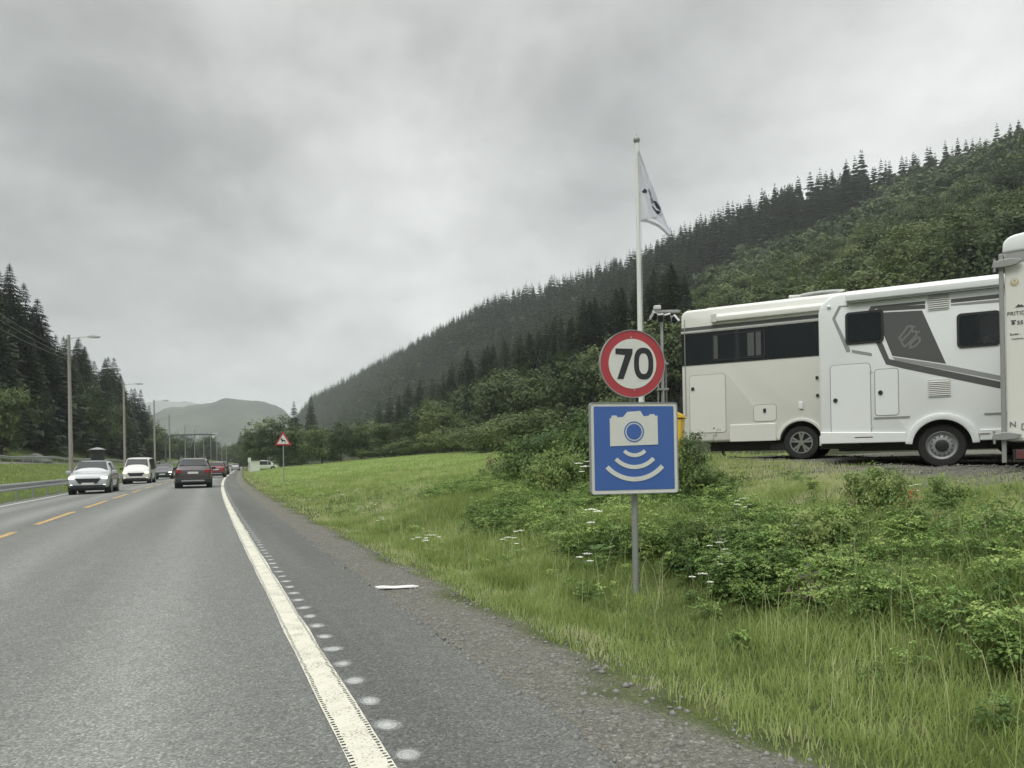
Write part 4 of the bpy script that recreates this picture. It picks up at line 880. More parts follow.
# --- white motorhome
zyw = ground(6.43, 11.06); WS = Side((4.948, 11.868), zyw)
wm = WS.root('motorhome', 'white motorhome with grey angular stripes parked nearest the road, steel wheel in its arch', 'motorhome')
Lw, Ww, zs = 7.1, 2.2, .42; zr = WS.p(942, 281)[1]; wxl, wzl = WS.p(942, 442); wr_ = .325; wzl = wr_ + .0
print('white', zr, wxl, WS.p(820, 443), WS.p(1000, 447))
ar = .40
nose = [(Lw - .15, zs), (Lw, zs + .25), (Lw - .08, .95), (Lw - .75, 1.25), (Lw - 1.35, 1.85), (Lw - 1.75, 2.1), (Lw - 2.3, zr - .05), (Lw - 2.7, zr)]
MB().prism(body_poly(Lw, zs, zr, .34, [(wxl, ar, wzl), (Lw - 1.0, ar, wzl)], nose), 0, Ww).build('body', M_WHITE, wm, True, .045, 3)
MB().box(.25, Lw - .4, .25, Ww - .25, .27, .56).build('chassis', M_BLACK, wm)
MB().box(.0, .6, .12, Ww - .12, .32, .40).build('rear_underrun', M_BLACK, wm)
ap = circ(wxl, wzl, ar + .085, 40, 6, 174); ai = circ(wxl, wzl, ar - .015, 40, 2, 178)
def arc_trim(cx_, cz_, ro_, ri_, y0, y1, a0, a1, n=30):
    O = circ(cx_, cz_, ro_, n, a0, a1); I = circ(cx_, cz_, ri_, n, a0, a1); mb_ = MB(); vs = [(x, y0, z) for x, z in O] + [(x, y0, z) for x, z in I] + [(x, y1, z) for x, z in O] + [(x, y1, z) for x, z in I]; fs = []
    for i in range(n - 1): fs += [(i, i + 1, n + i + 1, n + i), (2 * n + i, 3 * n + i, 3 * n + i + 1, 2 * n + i + 1), (i, 2 * n + i, 2 * n + i + 1, i + 1), (n + i, n + i + 1, 3 * n + i + 1, 3 * n + i)]
    fs += [(0, n, 3 * n, 2 * n), (n - 1, 3 * n - 1, 4 * n - 1, 2 * n - 1)]; return mb_.add(vs, fs)
arc_trim(wxl, wzl, ar + .085, ar - .012, -.045, .02, 4, 176).build('wheel_arch', M_WHITE, wm, True, .012)
for (sx) in (wxl, Lw - 1.0):
    for yy, sg_ in ((.16, -1), (Ww - .16, 1)): wheel(wm, sx, yy, wr_, wr_, .22, 'steel', sg_)
MB().box(wxl - ar, wxl + ar, .30, Ww - .3, .45, .95).build('wheel_well', M_BLACK, wm)
sk = MB(); x1_ = wxl - ar - .07
sk.prism([(.01, .39), (x1_, .39), (x1_, .54), (.01, .58)], -.035, .0); sk.prism([(wxl + ar + .08, .39), (Lw - 1.7, .39), (Lw - 1.7, .55), (wxl + ar + .08, .55)], -.035, .0)
sk.build('skirt', M_WHITE, wm, bevel=.012)
tr2 = MB(); y0 = WS.p(880, 418); tr2.box(WS.p(874, 418)[0], WS.p(910, 418)[0], -.012, 0, y0[1] - .01, y0[1] + .015); tr2.box(wxl + ar + .14, Lw - 1.8, -.012, 0, y0[1] - .01, y0[1] + .015); tr2.build('trim_strip', M_MGREY, wm)
def rc(a, b_): (x0, z1), (x1, z0) = WS.p(*a), WS.p(*b_); return x0, x1, z0, z1
x0, x1, z0, z1 = rc((830.5, 366), (871, 434)); dr = panel(wm, 'garage_door', x0, x1, z0, z1, M_WHITE)
lx, lz = WS.p(835.5, 400.5); MB().lathe_y([(.001, -.03), (.03, -.028), (.034, -.009)], lx, lz, 16).build('lock', M_BLACK, dr)
hn = MB(); [hn.box(x1 + .004, x1 + .024, -.02, -.004, z - .02, z + .02) for z in (z0 + .12, z1 - .12)]; hn.build('hinge', M_GREYW, dr)
x0, x1, z0, z1 = rc((875, 370), (898.5, 414.5)); dr = panel(wm, 'locker_door', x0, x1, z0, z1, M_WHITE, .04)
lx, lz = WS.p(880.5, 392.5); MB().lathe_y([(.001, -.03), (.03, -.028), (.034, -.009)], lx, lz, 16).build('lock', M_BLACK, dr)
x0, x1, z0, z1 = rc((845, 313), (884, 342)); window(wm, x0, x1, z0 , z1)
x0, x1, z0, z1 = rc((956.5, 314), (1001, 345)); window(wm, x0, x1, z0, z1)
window(wm, 3.3, 4.0, 1.7, 2.2); panel(wm, 'entrance_door', 2.75, 3.2, .55, 2.3, M_WHITE)
panel(wm, 'cab_window', 5.35, 6.0, 1.35, 1.85, M_GLASSD, .08, .01, 0)
x0, x1, z0, z1 = rc((927.5, 294), (949.5, 309)); grille(wm, x0, x1, z0, z1, 7)
x0, x1, z0, z1 = rc((927.5, 380), (951, 396.5)); grille(wm, x0, x1, z0, z1, 8)
def decal(name, pts, mat, y=-.003, parent=wm, S=WS, o6=True):
    q = [S.p(800 + a / 3.491, 260 + b_ / 3.491) if o6 else S.p(a, b_) for a, b_ in pts]
    return MB().prism(q, y, y + .0022).build(name, mat, parent)
def spill(px_pts, dx): pass
decal('stripe_panel', ((292, 183), (426, 176), (510, 362), (322, 334), (293, 262)), M_DGREY)
decal('stripe', ((238, 178), (247, 162), (437, 143), (437, 153), (262, 171), (257, 180)), M_DGREY)
decal('stripe', ((262, 181), (275, 166), (437, 156), (437, 170), (292, 178)), M_DGREY, -.0031)
decal('stripe', ((527, 137), (700, 118), (700, 133), (527, 150)), M_DGREY); decal('stripe', ((527, 154), (700, 137), (700, 148), (527, 160)), M_MGREY)
decal('stripe', ((263, 283), (288, 289), (312, 346), (700, 425), (700, 449), (372, 381), (300, 364)), M_DGREY)
decal('stripe', ((322, 338), (520, 368), (700, 404), (700, 420), (330, 349)), M_MGREY)
decal('stripe', ((112, 205), (135, 160), (168, 158), (168, 163), (143, 165), (123, 206), (175, 312), (175, 322), (162, 322)), M_MGREY)
decal('stripe', ((180, 313), (250, 325), (252, 336), (182, 324)), M_MGREY)
lg = MB(); LC = lambda a, b_: WS.p(865 + a / 9.6, 290 + b_ / 9.6)
for pts in (((375, 400), (410, 350), (445, 345), (455, 375), (420, 420), (350, 490)), ((455, 400), (490, 395), (495, 430), (450, 480), (385, 545)), ((495, 460), (525, 455), (525, 495), (480, 540), (430, 555), (440, 510), (500, 460)), ((350, 490), (330, 460), (350, 430), (375, 400)), ((385, 545), (365, 530), (350, 490))):
    q = [LC(*pp) for pp in pts]
    for i in range(len(q) - 1):
        a, b_ = Vector(q[i]), Vector(q[i + 1]); dd = (b_ - a).normalized(); nn_ = Vector((-dd.y, dd.x)) * .014; a -= dd * .006; b_ += dd * .006
        lg.prism([tuple(a - nn_), tuple(b_ - nn_), tuple(b_ + nn_), tuple(a + nn_)], -.0052 - .0002 * i, -.0032)
for pp in ((470, 352), (515, 402)): q = LC(*pp); lg.prism(circ(q[0], q[1], .017, 12)[::-1], -.006, -.0032)
lg.build('emblem', M_LGREY, wm)
za = WS.p(900, 292)[1]; xa0 = WS.p(846, 292)[0]
aw = MB().prism([(-.105, za - .07), (-.11, za + .02), (-.07, za + .085), (.0, za + .09), (.0, za - .075), (-.06, za - .085)], 0, 4.3)
aw.v = [(y, x, z) for x, y, z in aw.v]; aw.v = [(x + xa0, y - .002, z) for x, y, z in aw.v]; aw.build('awning', M_WHITE, wm, True, .006)
MB().box(xa0 + .02, xa0 + 4.28, -.085, -.003, za - .10, za - .078).build('awning_lip', M_DULL, wm)
xr = WS.p(897, 283)[0]
MB().prism([(xr, zr + .001), (xr + .08, zr + .07), (xr + .7, zr + .075), (xr + .8, zr + .001)], .5, 1.2).build('roof_hatch', M_WHITE, wm, bevel=.02)
rl = MB(); xo0 = WS.p(806, 290)[0]
# satellite dish on the roof of the cream one, built further below
lx, lz = WS.p(829, 307); MB().lathe_y([(.001, -.03), (.03, -.02), (.03, 0)], lx, lz, 12).build('marker_lamp', M_LENS, wm)
mk = MB(); mk.box(WS.p(855, 436.5)[0], WS.p(873, 436.5)[0], -.040, -.035, .475, .487); mk.box(WS.p(976, 437)[0], WS.p(990, 437)[0], -.040, -.035, .475, .487); mk.build('side_reflector', M_TAILD, wm)
cv = MB(); tlz = .42; MB().box(-.02, .01, .08, Ww - .08, .36, .52).build('rear_bumper', M_WHITE, wm, bevel=.01)
for yy in (.1, Ww - .3): MB().box(-.006, .002, yy, yy + .2, .62, 1.0).build('tail_light', M_TAIL, wm, bevel=.01)
MB().add([(Lw - 1.30, .14, 1.88), (Lw - 1.30, Ww - .14, 1.88), (Lw - .80, Ww - .14, 1.31), (Lw - .80, .14, 1.31)], [(0, 1, 2, 3)]).build('windscreen', M_GLASSD, wm).location = (.02, 0, .02)

# --- cream motorhome
CSD = Side((3.62, 15.66), ground(5.6, 14.5))
cm_ = CSD.root('motorhome', 'cream motorhome with long dark window band and alloy wheel, behind the white one', 'motorhome')
zr = CSD.p(790, 298.5)[1]; wxl, _ = CSD.p(801, 440); wr_ = .33; Lc, zs = 7.0, CSD.p(790, 440)[1]
print('cream', zr, wxl, zs, CSD.p(683, 309), CSD.p(683, 434))
zs = max(.3, min(.42, zs)); nose = [(Lc - .1, zs), (Lc, zs + .3), (Lc - .05, 1.1), (Lc - .35, 1.5), (Lc - .8, 2.6), (Lc - 1.2, zr)]
ar = .40
MB().prism(body_poly(Lc, zs, zr, .16, [(wxl, ar, .36), (Lc - 1.0, ar, .36)], nose), 0, 2.2).build('body', M_CREAM, cm_, True, .06, 3)
arc_trim(wxl, .36, ar + .05, ar - .012, -.03, .02, 4, 176).build('wheel_arch', M_CREAM, cm_, True, .01)
MB().box(.5, Lc - .4, .25, 1.95, .2, .52).build('chassis', M_BLACK, cm_)
MB().box(wxl - ar, wxl + ar, .28, 1.9, .5, .95).build('wheel_well', M_BLACK, cm_)
for yy, sg_ in ((.14, -1), (2.06, 1)):
    wheel(cm_, wxl, yy, wr_, wr_, .22, 'alloy', sg_); wheel(cm_, Lc - 1.0, yy, wr_, wr_, .22, 'alloy', sg_)
C5 = lambda a, b_: CSD.p(670 + a / 3.84, 270 + b_ / 3.84)
def rc5(a, b_, c_, d_): (x0, z1), (x1, z0) = C5(a, b_), C5(c_, d_); return x0, x1, z0, z1
x0, z1 = C5(52, 235); _, z0 = C5(52, 358); x1 = C5(567, 300)[0]; zt1 = C5(300, 222)[1]; zb1 = C5(300, 350)[1]
band = MB().box(.012, x1 + 2.6, -.012, -.001, zb1, zt1).build('window_band', M_GLASSD, cm_, bevel=.004)
for a in (165, 298, 330): x_, _ = C5(a, 300); MB().box(x_, x_ + (.10 if a != 298 else .13), -.0145, -.0125, zb1 + .10, zt1 - .10).build('curtain', M_CURT, band)
wf = MB(); xw0, xw1 = C5(160, 0)[0], C5(360, 0)[0]; wf.ring(rrect(xw0, xw1, zb1 + .06, zt1 - .07, .04), rrect(xw0 + .02, xw1 - .02, zb1 + .08, zt1 - .09, .03), -.017, -.012); wf.build('window_frame', M_BLACK, band)
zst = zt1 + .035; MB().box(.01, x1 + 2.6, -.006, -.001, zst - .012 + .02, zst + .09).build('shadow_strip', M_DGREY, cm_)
MB().box(.005, x1 + 2.6, -.016, -.001, zst - .018, zst + .012).build('trim_strip', M_GREYW, cm_)
za = C5(370, 168)[1]; xa0 = C5(163, 180)[0]
aw = MB().prism([(-.10, za - .06), (-.105, za + .03), (-.06, za + .085), (.0, za + .09), (.0, za - .07)], 0, 4.0); aw.v = [(y + xa0, x - .002, z) for x, y, z in aw.v]; aw.build('awning', M_CREAM, cm_, True, .006)
MB().box(xa0 - .01, xa0 + .10, -.115, -.002, za - .08, za + .095).build('awning_cap', M_GREYW, cm_, bevel=.01)
rr5 = rc5(75, 408, 215, 622); dr = panel(cm_, 'garage_door', *rr5, M_CREAM, .06); lx, lz = C5(88, 457); MB().box(lx - .03, lx + .03, -.025, -.009, lz - .03, lz + .03).build('lock', M_BLACK, dr)
rr5 = rc5(322, 520, 408, 578); dr = panel(cm_, 'service_hatch', *rr5, M_CREAM, .05); lx, lz = C5(364, 539); MB().box(lx - .025, lx + .025, -.03, -.009, lz - .035, lz + .035).build('lock', M_BLACK, dr)
for a, b_ in ((565, 413), (567, 481)): lx, lz = C5(a, b_); MB().lathe_y([(.001, -.03), (.028, -.028), (.03, -.001)], lx, lz, 14).build('lock', M_BLACK, cm_)
lx, lz = C5(503, 520); MB().box(lx - .04, lx + .04, -.03, 0, lz - .07, lz + .07).build('socket_cover', M_WHITE, cm_, bevel=.01)
x_, z_ = C5(300, 592); sk = MB(); sk.prism([(rr5[0] * 0 + C5(220, 0)[0], zs - .005), (wxl - ar - .06, zs - .005), (wxl - ar - .06, z_), (C5(220, 0)[0], z_)], -.022, 0); sk.build('skirt', M_CREAM, cm_, bevel=.01)
MB().tube([(.085, -.02, .95), (.085, -.02, zr - .2)], .008, 6).build('drain_pipe', M_SEAM, cm_)
ex = MB(); ex.box(-.10, .0, .15, .45, .75, 1.35); ex.box(-.06, .0, .3, 1.9, .42, .5); ex.build('rear_lamp_unit', M_BLACK, cm_, bevel=.01)
MB().tube([(C5(180, 0)[0], .25, .5), (C5(180, 0)[0], .25, .16), (C5(180, 0)[0] + .05, .2, .1)], .03, 8).build('steady_leg', M_BLACK, cm_)
MB().box(C5(370, 0)[0], C5(445, 0)[0], .1, .6, .2, .34).build('waste_tank', M_BLACK, cm_)
rf = MB().prism([(.35, zr), (.5, zr + .05), (Lc - 1.5, zr + .05), (Lc - 1.4, zr)], .25, 1.95).build('roof_panel', M_CREAM, cm_, bevel=.015)
da, dz_ = CSD.p(822, 292), 0; dd = empty('satellite_dish', (0, 0, 0)); dd.parent = cm_; dd.name = 'satellite_dish'
xd = wxl + .15; MB().lathe_y([(.001, 0), (.3, .02), (.42, .05), (.43, .07), (.30, .08), (.001, .08)], 0, 0, 28).build('dish', M_WHITE, dd, True).rotation_euler = (R_(97), 0, 0)
MB().tube([(0, 0, -.10), (0, 0, .02)], .06, 10).build('mount', M_GREYW, dd, True); MB().tube([(-.1, -.1, .0), (-.62, -.12, .03)], .035, 8).build('feed_arm', M_GREYW, dd); dd.location = (xd + .2, .75, zr + .13)

# --- sales trailer at the right edge
TU = Vector((.80, -.60)); TS = Side((5.70, 8.6), ground(5.9, 8.7), TU)
tl = TS.root('trailer', 'white box trailer with grey corner post and lettering, at the right edge of the yard', 'trailer')
zt = TS.p(1003, 236)[1]; zcap = TS.p(1003, 254)[1]; zb_ = TS.p(1003, 441)[1]; Lt, Wt = 4.2, 2.0
print('trailer', zt, zcap, zb_, TS.p(1000, 463))
MB().box(.05, Lt, .0, Wt, zb_, zcap).build('body', M_CREAM, tl, bevel=.01)
rfp = [(.03, zcap + .004)] + [(.03 + .16 - .16 * math.cos(R_(a)), zt - .13 + .13 * math.sin(R_(a))) for a in range(20, 91, 14)] + [(.6, zt + .05), (1.4, zt + .08), (Lt - .5, zt + .08), (Lt, zt - .05), (Lt, zcap + .004)]
MB().prism(rfp, -.02, Wt + .02).build('roof', M_WHITE, tl, True, .03, 3)
MB().box(.06, Lt - .02, -.008, .0, zcap - .11, zcap - .0).build('roof_seal', M_SEAM, tl)
MB().box(-.005, .042, -.03, .06, TS.p(1002, 463)[1], zcap).build('corner_post', M_DULL, tl, bevel=.01)
for py_ in (264, 436):
    hx, hz = TS.p(1004, py_); hg = MB(); hg.prism([(hx - .12, hz - .045), (hx - .10, hz + .03), (hx + .05, hz + .045), (hx + .16, hz + .02), (hx + .18, hz), (hx + .12, hz - .04), (hx, hz - .05)], -.075, -.031); hg.build('hinge_clamp', M_DULL, tl, bevel=.008)
    MB().tube([(hx - .09, -.06, hz - .09), (hx - .09, -.06, hz + .06)], .014, 8).build('hinge_pin', M_DULL, tl)
MB().box(.10, Lt - .1, -.01, .04, TS.p(1010, 461)[1], TS.p(1010, 449)[1]).build('light_board', M_BLACK, tl)
for k, x_ in enumerate((.13, .30, .62)): MB().box(x_, x_ + .13, -.022, -.0105, TS.p(1010, 460)[1] + .01, TS.p(1010, 450)[1]).build('tail_light', M_TAILD, tl, bevel=.005)
MB().box(.0, Lt, -.012, .0, zb_ - .0, zb_ + .035).build('bottom_rail', M_GREYW, tl)
MB().box(.3, Lt - .3, .2, Wt - .2, -.05 + .18, zb_).build('chassis', M_BLACK, tl)
for yy in (.35, 1.65):
    pass
wheel(tl, Lt * .62, .16, .2, .2, .16, 'steel', -1); wheel(tl, Lt * .62, Wt - .16, .2, .2, .16, 'steel', 1)
bx, bz = TS.p(1014.5, 282); MB().prism(circ(bx, bz, .042, 24)[::-1], -.006, -.001).build('badge', M_TAN, tl)
MB().ring(circ(bx, bz + .008, .026, 24), circ(bx, bz + .008, .016, 24), -.009, -.006).build('badge_ring', M_CREAM, tl)
def tpx(px_, py_): return TS.p(px_, py_)
x_, z_ = tpx(1015, 307.5)
MB().prism([(x_, z_), (x_ + .035, z_ + .035), (x_ + .05, z_ + .02), (x_ + .062, z_ + .028), (x_ + .09, z_)], -.005, -.001).build('emblem', M_TEXT, tl)
lettering('lettering', 'A', .055, x_ + .10, z_, -.003, tl, M_TEXT, .002)
x_, z_ = tpx(1007, 316); lettering('lettering', 'FRITIDSS', .062, x_, z_, -.003, tl, M_TEXT)
x_, z_ = tpx(1017, 324.5); lettering('lettering', '55', .062, x_, z_, -.003, tl, M_TEXT, .001)
x_, z_ = tpx(1011, 324.5); MB().prism(circ(x_ + .022, z_ + .012, .017, 12)[::-1], -.005, -.001).build('phone_symbol', M_TEXT, tl); MB().box(x_, x_ + .05, -.0052, -.001, z_ + .034, z_ + .046).build('phone_symbol', M_TEXT, tl)
x_, z_ = tpx(1010, 335.5); lettering('lettering', 'Butikk -', .032, x_, z_, -.003, tl, M_TEXT); x_, z_ = tpx(1011.5, 340); lettering('lettering', 'Telt/Fritid', .028, x_, z_, -.003, tl, M_TEXT)
x_, z_ = tpx(1009.5, 427); lettering('lettering', 'N', .085, x_, z_, -.003, tl, M_LGREY, .002)
x_, z_ = tpx(1021.5, 430); MB().ring(rrect(x_, x_ + .10, z_, z_ + .075, .006), rrect(x_ + .01, x_ + .09, z_ + .01, z_ + .065, .004), -.005, -.001).build('emblem', M_LGREY, tl)

# ------------------------------------------------------------------ cars
def car(name, label, loc, rz, paint, L_=4.3, W_=1.8, H_=1.6, kind='suv', front=True, lamps=None, clad=True, group=None, glass=None):
    o = empty(name, loc, rz, label, {'van': 'van'}.get(kind, 'car'), group); hw_ = W_ / 2
    # stations along x (front positive): x, z bottom, z belt, z top, half width belt, half width top
    if kind == 'suv': ST_ = [(-.5, .42, .62, .70, .70, .62), (-.492, .30, .72, .98, .90, .78), (-.47, .28, .92, 1.02, .97, .80), (-.44, .26, .98, 1.20, .98, .74), (-.36, .25, .98, 1.545, .99, .72), (-.2, .24, .96, 1.60, 1, .74), (.02, .24, .95, 1.60, 1, .74), (.12, .24, .95, 1.54, 1, .73), (.24, .24, .96, 1.12, 1, .84), (.30, .24, .94, 1.03, .99, .86), (.42, .25, .88, .97, .97, .80), (.475, .26, .80, .88, .92, .74), (.495, .30, .66, .72, .84, .66), (.5, .36, .56, .60, .72, .6)]
    elif kind == 'van': ST_ = [(-.5, .40, .8, 1.0, .86, .8), (-.495, .30, 1.0, 1.85, .94, .80), (-.47, .27, 1.05, 1.93, .99, .82), (-.2, .25, 1.05, 1.95, 1, .83), (.12, .25, 1.04, 1.94, 1, .82), (.24, .25, 1.03, 1.80, 1, .80), (.36, .25, 1.04, 1.22, .99, .86), (.42, .25, 1.0, 1.10, .97, .82), (.47, .27, .86, .98, .93, .76), (.495, .30, .70, .80, .86, .68), (.5, .36, .58, .62, .74, .6)]
    else: ST_ = [(-.5, .40, .6, .66, .72, .62), (-.49, .30, .84, .98, .90, .74), (-.44, .26, .93, 1.03, .97, .78), (-.36, .24, .93, 1.10, .98, .72), (-.24, .23, .92, 1.38, 1, .66), (-.08, .23, .90, 1.45, 1, .68), (.04, .23, .90, 1.42, 1, .68), (.2, .23, .91, 1.02, 1, .82), (.38, .23, .84, .90, .97, .8), (.475, .25, .70, .76, .90, .72), (.495, .28, .56, .62, .82, .64), (.5, .34, .48, .50, .7, .6)]
    zk = H_ / max(q[3] for q in ST_); mb_ = MB(); rows = []
    for (x, zb0, zl, zt_, wb, wt) in ST_:
        x *= L_; zb0, zl, zt_ = zb0 * zk, zl * zk, zt_ * zk; wb *= hw_; wt *= hw_; mid = (zb0 + zl) / 2
        half = [(wb * .86, zb0), (wb * .98, zb0 + .08 * zk), (wb * 1.0, mid), (wb * .985, zl - .05), (wb * .95, zl), ((wb * .95 + wt) / 2 + .02, (zl + zt_) / 2), (wt, zt_ - min(.05, (zt_ - zl) * .3)), (wt * .86, zt_), (wt * .4, zt_ + .012)]
        rows.append([(x, y, z) for y, z in half] + [(x, -y, z) for y, z in half[::-1]])
    n = len(rows[0]); mb_.add([q for rw in rows for q in rw], [(i * n + k, (i + 1) * n + k, (i + 1) * n + (k + 1) % n, i * n + (k + 1) % n) for i in range(len(rows) - 1) for k in range(n)] + [tuple(range(n)), tuple((len(rows) - 1) * n + k for k in range(n))[::-1]])
    bd = mb_.build('body', paint, o, True); sb_ = bd.modifiers.new('round', 'SUBSURF'); sb_.levels = sb_.render_levels = 2
    G_ = glass or M_GLASSC
    def S(i): x, zb0, zl, zt_, wb, wt = ST_[i]; return x * L_, zl * zk, zt_ * zk, wb * hw_, wt * hw_
    def patch(nm, c, mat, e=.012, parent=o):
        c = [Vector(q) for q in c]; nrm = (c[1] - c[0]).cross(c[3] - c[0]).normalized(); cc = sum(c, Vector()) / 4
        if nrm.dot(cc - Vector((0, 0, H_ * .45))) < 0: nrm = -nrm
        m_ = MB(); m_.add([q + nrm * e for q in c] + [q - nrm * .02 for q in c], [(0, 1, 2, 3), (7, 6, 5, 4), (0, 4, 5, 1), (1, 5, 6, 2), (2, 6, 7, 3), (3, 7, 4, 0)]); return m_.build(nm, mat, parent)
    iw0, iw1 = {'suv': (7, 8), 'van': (5, 6), 'sedan': (6, 7)}[kind]; rb0, rb1 = {'suv': (3, 4), 'van': (0, 1), 'sedan': (3, 4)}[kind]
    xa, _, za_, _, wa = S(iw0); xb, zl_, zb2, wb2, wtb = S(iw1); ex = .03
    patch('windscreen', [(xa - .0, wa * .88, za_ + .005), (xa, -wa * .88, za_ + .005), (xb, -wtb * .95, zb2 + .0), (xb, wtb * .95, zb2 + .0)], G_, .015)
    if kind == 'van': x5, zl5, zt5, wb5, wt5 = S(1); patch('rear_window', [(x5 - .01, wt5 * .85, zt5 - .12), (x5 - .01, -wt5 * .85, zt5 - .12), (x5 - .02, -wb5 * .82, zl5 + .12), (x5 - .02, wb5 * .82, zl5 + .12)], G_, .03)
    else:
        xa, _, za_, _, wa = S(rb1); xb, _, zb2, wb2, wtb = S(rb0); patch('rear_window', [(xa + .0, wa * .88, za_ - .04), (xa, -wa * .88, za_ - .04), (xb, -wtb * .98, zb2 - .02), (xb, wtb * .98, zb2 - .02)], G_, .03)
    for sd_ in (1, -1):
        segs = {'suv': ((4, 5), (5, 6), (6, 7)), 'van': ((2, 3), (3, 4), (4, 5)), 'sedan': ((4, 5), (5, 6))}[kind]
        for (i, j) in segs:
            xi, zli, zti, wbi, wti = S(i); xj, zlj, ztj, wbj, wtj = S(j); g_ = .035
            yb = lambda w_: sd_ * (w_ * .955 + .0); patch('side_window', [(xi + g_, sd_ * wbi * .955, zli + .04), (xj - g_, sd_ * wbj * .955, zlj + .04), (xj - g_, sd_ * (wtj + .015), ztj - .10), (xi + g_, sd_ * (wti + .015), zti - .10)], G_, .02)
        xm, zm_, _, wm_, _ = S(iw1); mr_ = MB(); mr_.box(xm - .18, xm - .02, *sorted((sd_ * wm_ * .98, sd_ * (wm_ + .20))), zm_ + .0, zm_ + .15); mr_.build('wing_mirror', M_BLACK if paint is not M_CARW else paint, o, bevel=.03)
        for xw in (.30 * L_, -.30 * L_):
            r = .34 * (H_ / 1.6) ** .5
            aw_ = MB(); aw_.prism(circ(xw, r, r * 1.16, 28)[::-1], *sorted((sd_ * hw_ * .70, sd_ * (hw_ + .008)))); aw_.build('wheel_arch', M_BLACK, o)
            wheel(o, xw, sd_ * (hw_ - .10), r, r, .23, 'alloy5', sd_)
    # front and rear detail
    xf, xr_ = .5 * L_, -.5 * L_
    zf = .72 * zk if kind != 'sedan' else .62 * zk
    if kind == 'van': zf = .78 * zk
    gl = MB(); gl.prism([(-hw_ * .42, zf - .22), (hw_ * .42, zf - .22), (hw_ * .60, zf + .02), (-hw_ * .60, zf + .02)], -.02, .02); gl.v = [(xf - .012 - y, x, z) for x, y, z in gl.v]; gl.build('grille', M_BLACK, o)
    MB().box(xf - .10, xf + .014, -hw_ * .82, hw_ * .82, .27 * zk, .43 * zk).build('air_intake', M_BLACK, o, bevel=.02)
    MB().box(xf - .04, xf + .02, -.26, .26, .44 * zk, .44 * zk + .10).build('number_plate', M_SWHITE, o)
    for sd_ in (1, -1):
        MB().box(xf - .22, xf - .035, *sorted((sd_ * hw_ * .60, sd_ * hw_ * .90)), zf - .02, zf + .11).build('headlight', lamps or M_LENS, o, bevel=.03)
        MB().box(xf - .14, xf - .01, *sorted((sd_ * hw_ * .62, sd_ * hw_ * .82)), .38 * zk, .47 * zk).build('fog_light', M_LENS if lamps is None else lamps, o, bevel=.02)
        zt0 = .92 * zk if kind != 'van' else .95 * zk; MB().box(xr_ - .005, xr_ + .16, *sorted((sd_ * hw_ * .62, sd_ * hw_ * .93)), zt0 - .12, zt0 + .06).build('tail_light', M_TAIL if front else M_TAILB, o, bevel=.02)
    MB().box(xr_ - .03, xr_ + .03, -.26, .26, .76 * zk, .76 * zk + .11).build('number_plate', M_SWHITE, o)
    if clad:
        MB().box(xr_ - .035, xr_ + .12, -hw_ * .92, hw_ * .92, .28 * zk, .52 * zk).build('rear_bumper', M_BLACK, o, bevel=.04)
        MB().box(xr_ - .045, xr_ + .05, -hw_ * .62, hw_ * .62, .36 * zk, .43 * zk).build('skid_plate', M_RIMG, o, bevel=.01)
        for sd_ in (1, -1): MB().box(-.42 * L_, .42 * L_, *sorted((sd_ * hw_ * .9, sd_ * hw_ * .995)), .24 * zk, .36 * zk).build('side_sill', M_BLACK, o, bevel=.02)
    MB().box(-.38 * L_, .40 * L_, -hw_ * .7, hw_ * .7, .16, .3).build('underbody', M_BLACK, o)
    if kind == 'suv':
        for sd_ in (1, -1): MB().tube([(-.34 * L_, sd_ * hw_ * .66, H_ - .01), (-.3 * L_, sd_ * hw_ * .66, H_ + .04), (.06 * L_, sd_ * hw_ * .66, H_ + .04), (.1 * L_, sd_ * hw_ * .66, H_ - .01)], .018, 6).build('roof_rail', M_DULL, o)
    return o
M_CARW = pm('silver_white_paint', (.43, .45, .46), .25, .1, var=.02, coat=.8); M_VANW = pm('white_van_paint', (.60, .60, .56), .3, var=.02, coat=.5)
M_CARB = pm('grey_brown_paint', (.052, .044, .043), .28, .2, var=.05, coat=.8); M_CARR = pm('red_paint', (.16, .022, .026), .3, 0, var=.05, coat=.8)
M_CARD = pm('dark_grey_paint', (.035, .038, .042), .28, .2, var=.05, coat=.8); M_CARS = pm('silver_paint', (.45, .46, .47), .3, .3, var=.03, coat=.7); M_TAILB = pm('tail_lens_lit', (.20, .02, .022), .25, emit=(1, .06, .04), estr=.04)
def cpos(px, Y):
    x = (px - PCX) / FPX * Y; s, t = ST(x, Y); return (x, Y, float(zroad(s)) - .03 * max(0, -3.3 - t) + .004)
away = math.atan2(FW[1], FW[0])
car('suv', 'silver white SUV with headlights on, first oncoming car beside the guard rail', cpos(94.5, 37), away + math.pi - R_(1), M_CARW, 4.3, 1.79, 1.60, 'suv', True, M_LAMP)
car('van', 'white oncoming van with yellowish headlights, second behind the silver SUV', cpos(139.5, 56.5), away + math.pi - R_(2), M_VANW, 4.9, 1.90, 1.97, 'van', True, M_LAMPY, clad=True)
car('sedan', 'dark oncoming car with bright headlights following the white van', cpos(164, 72.5), away + math.pi - R_(2), M_CARD, 4.5, 1.84, 1.47, 'sedan', True, M_LAMP, clad=False)
car('suv', 'dark grey brown SUV driving away ahead in our lane', cpos(194.0, 41.5), away - R_(1), M_CARB, 4.4, 1.84, 1.62, 'suv', False)
car('red_car', 'bright red car driving away ahead of the dark grey brown SUV', cpos(216.5, 75), away - R_(3), M_CARR, 4.3, 1.78, 1.55, 'suv', False)
car('dark_car', 'dark car driving away just beyond the red car', cpos(221.5, 94), away - R_(3), M_CARD, 4.4, 1.8, 1.7, 'suv', False)
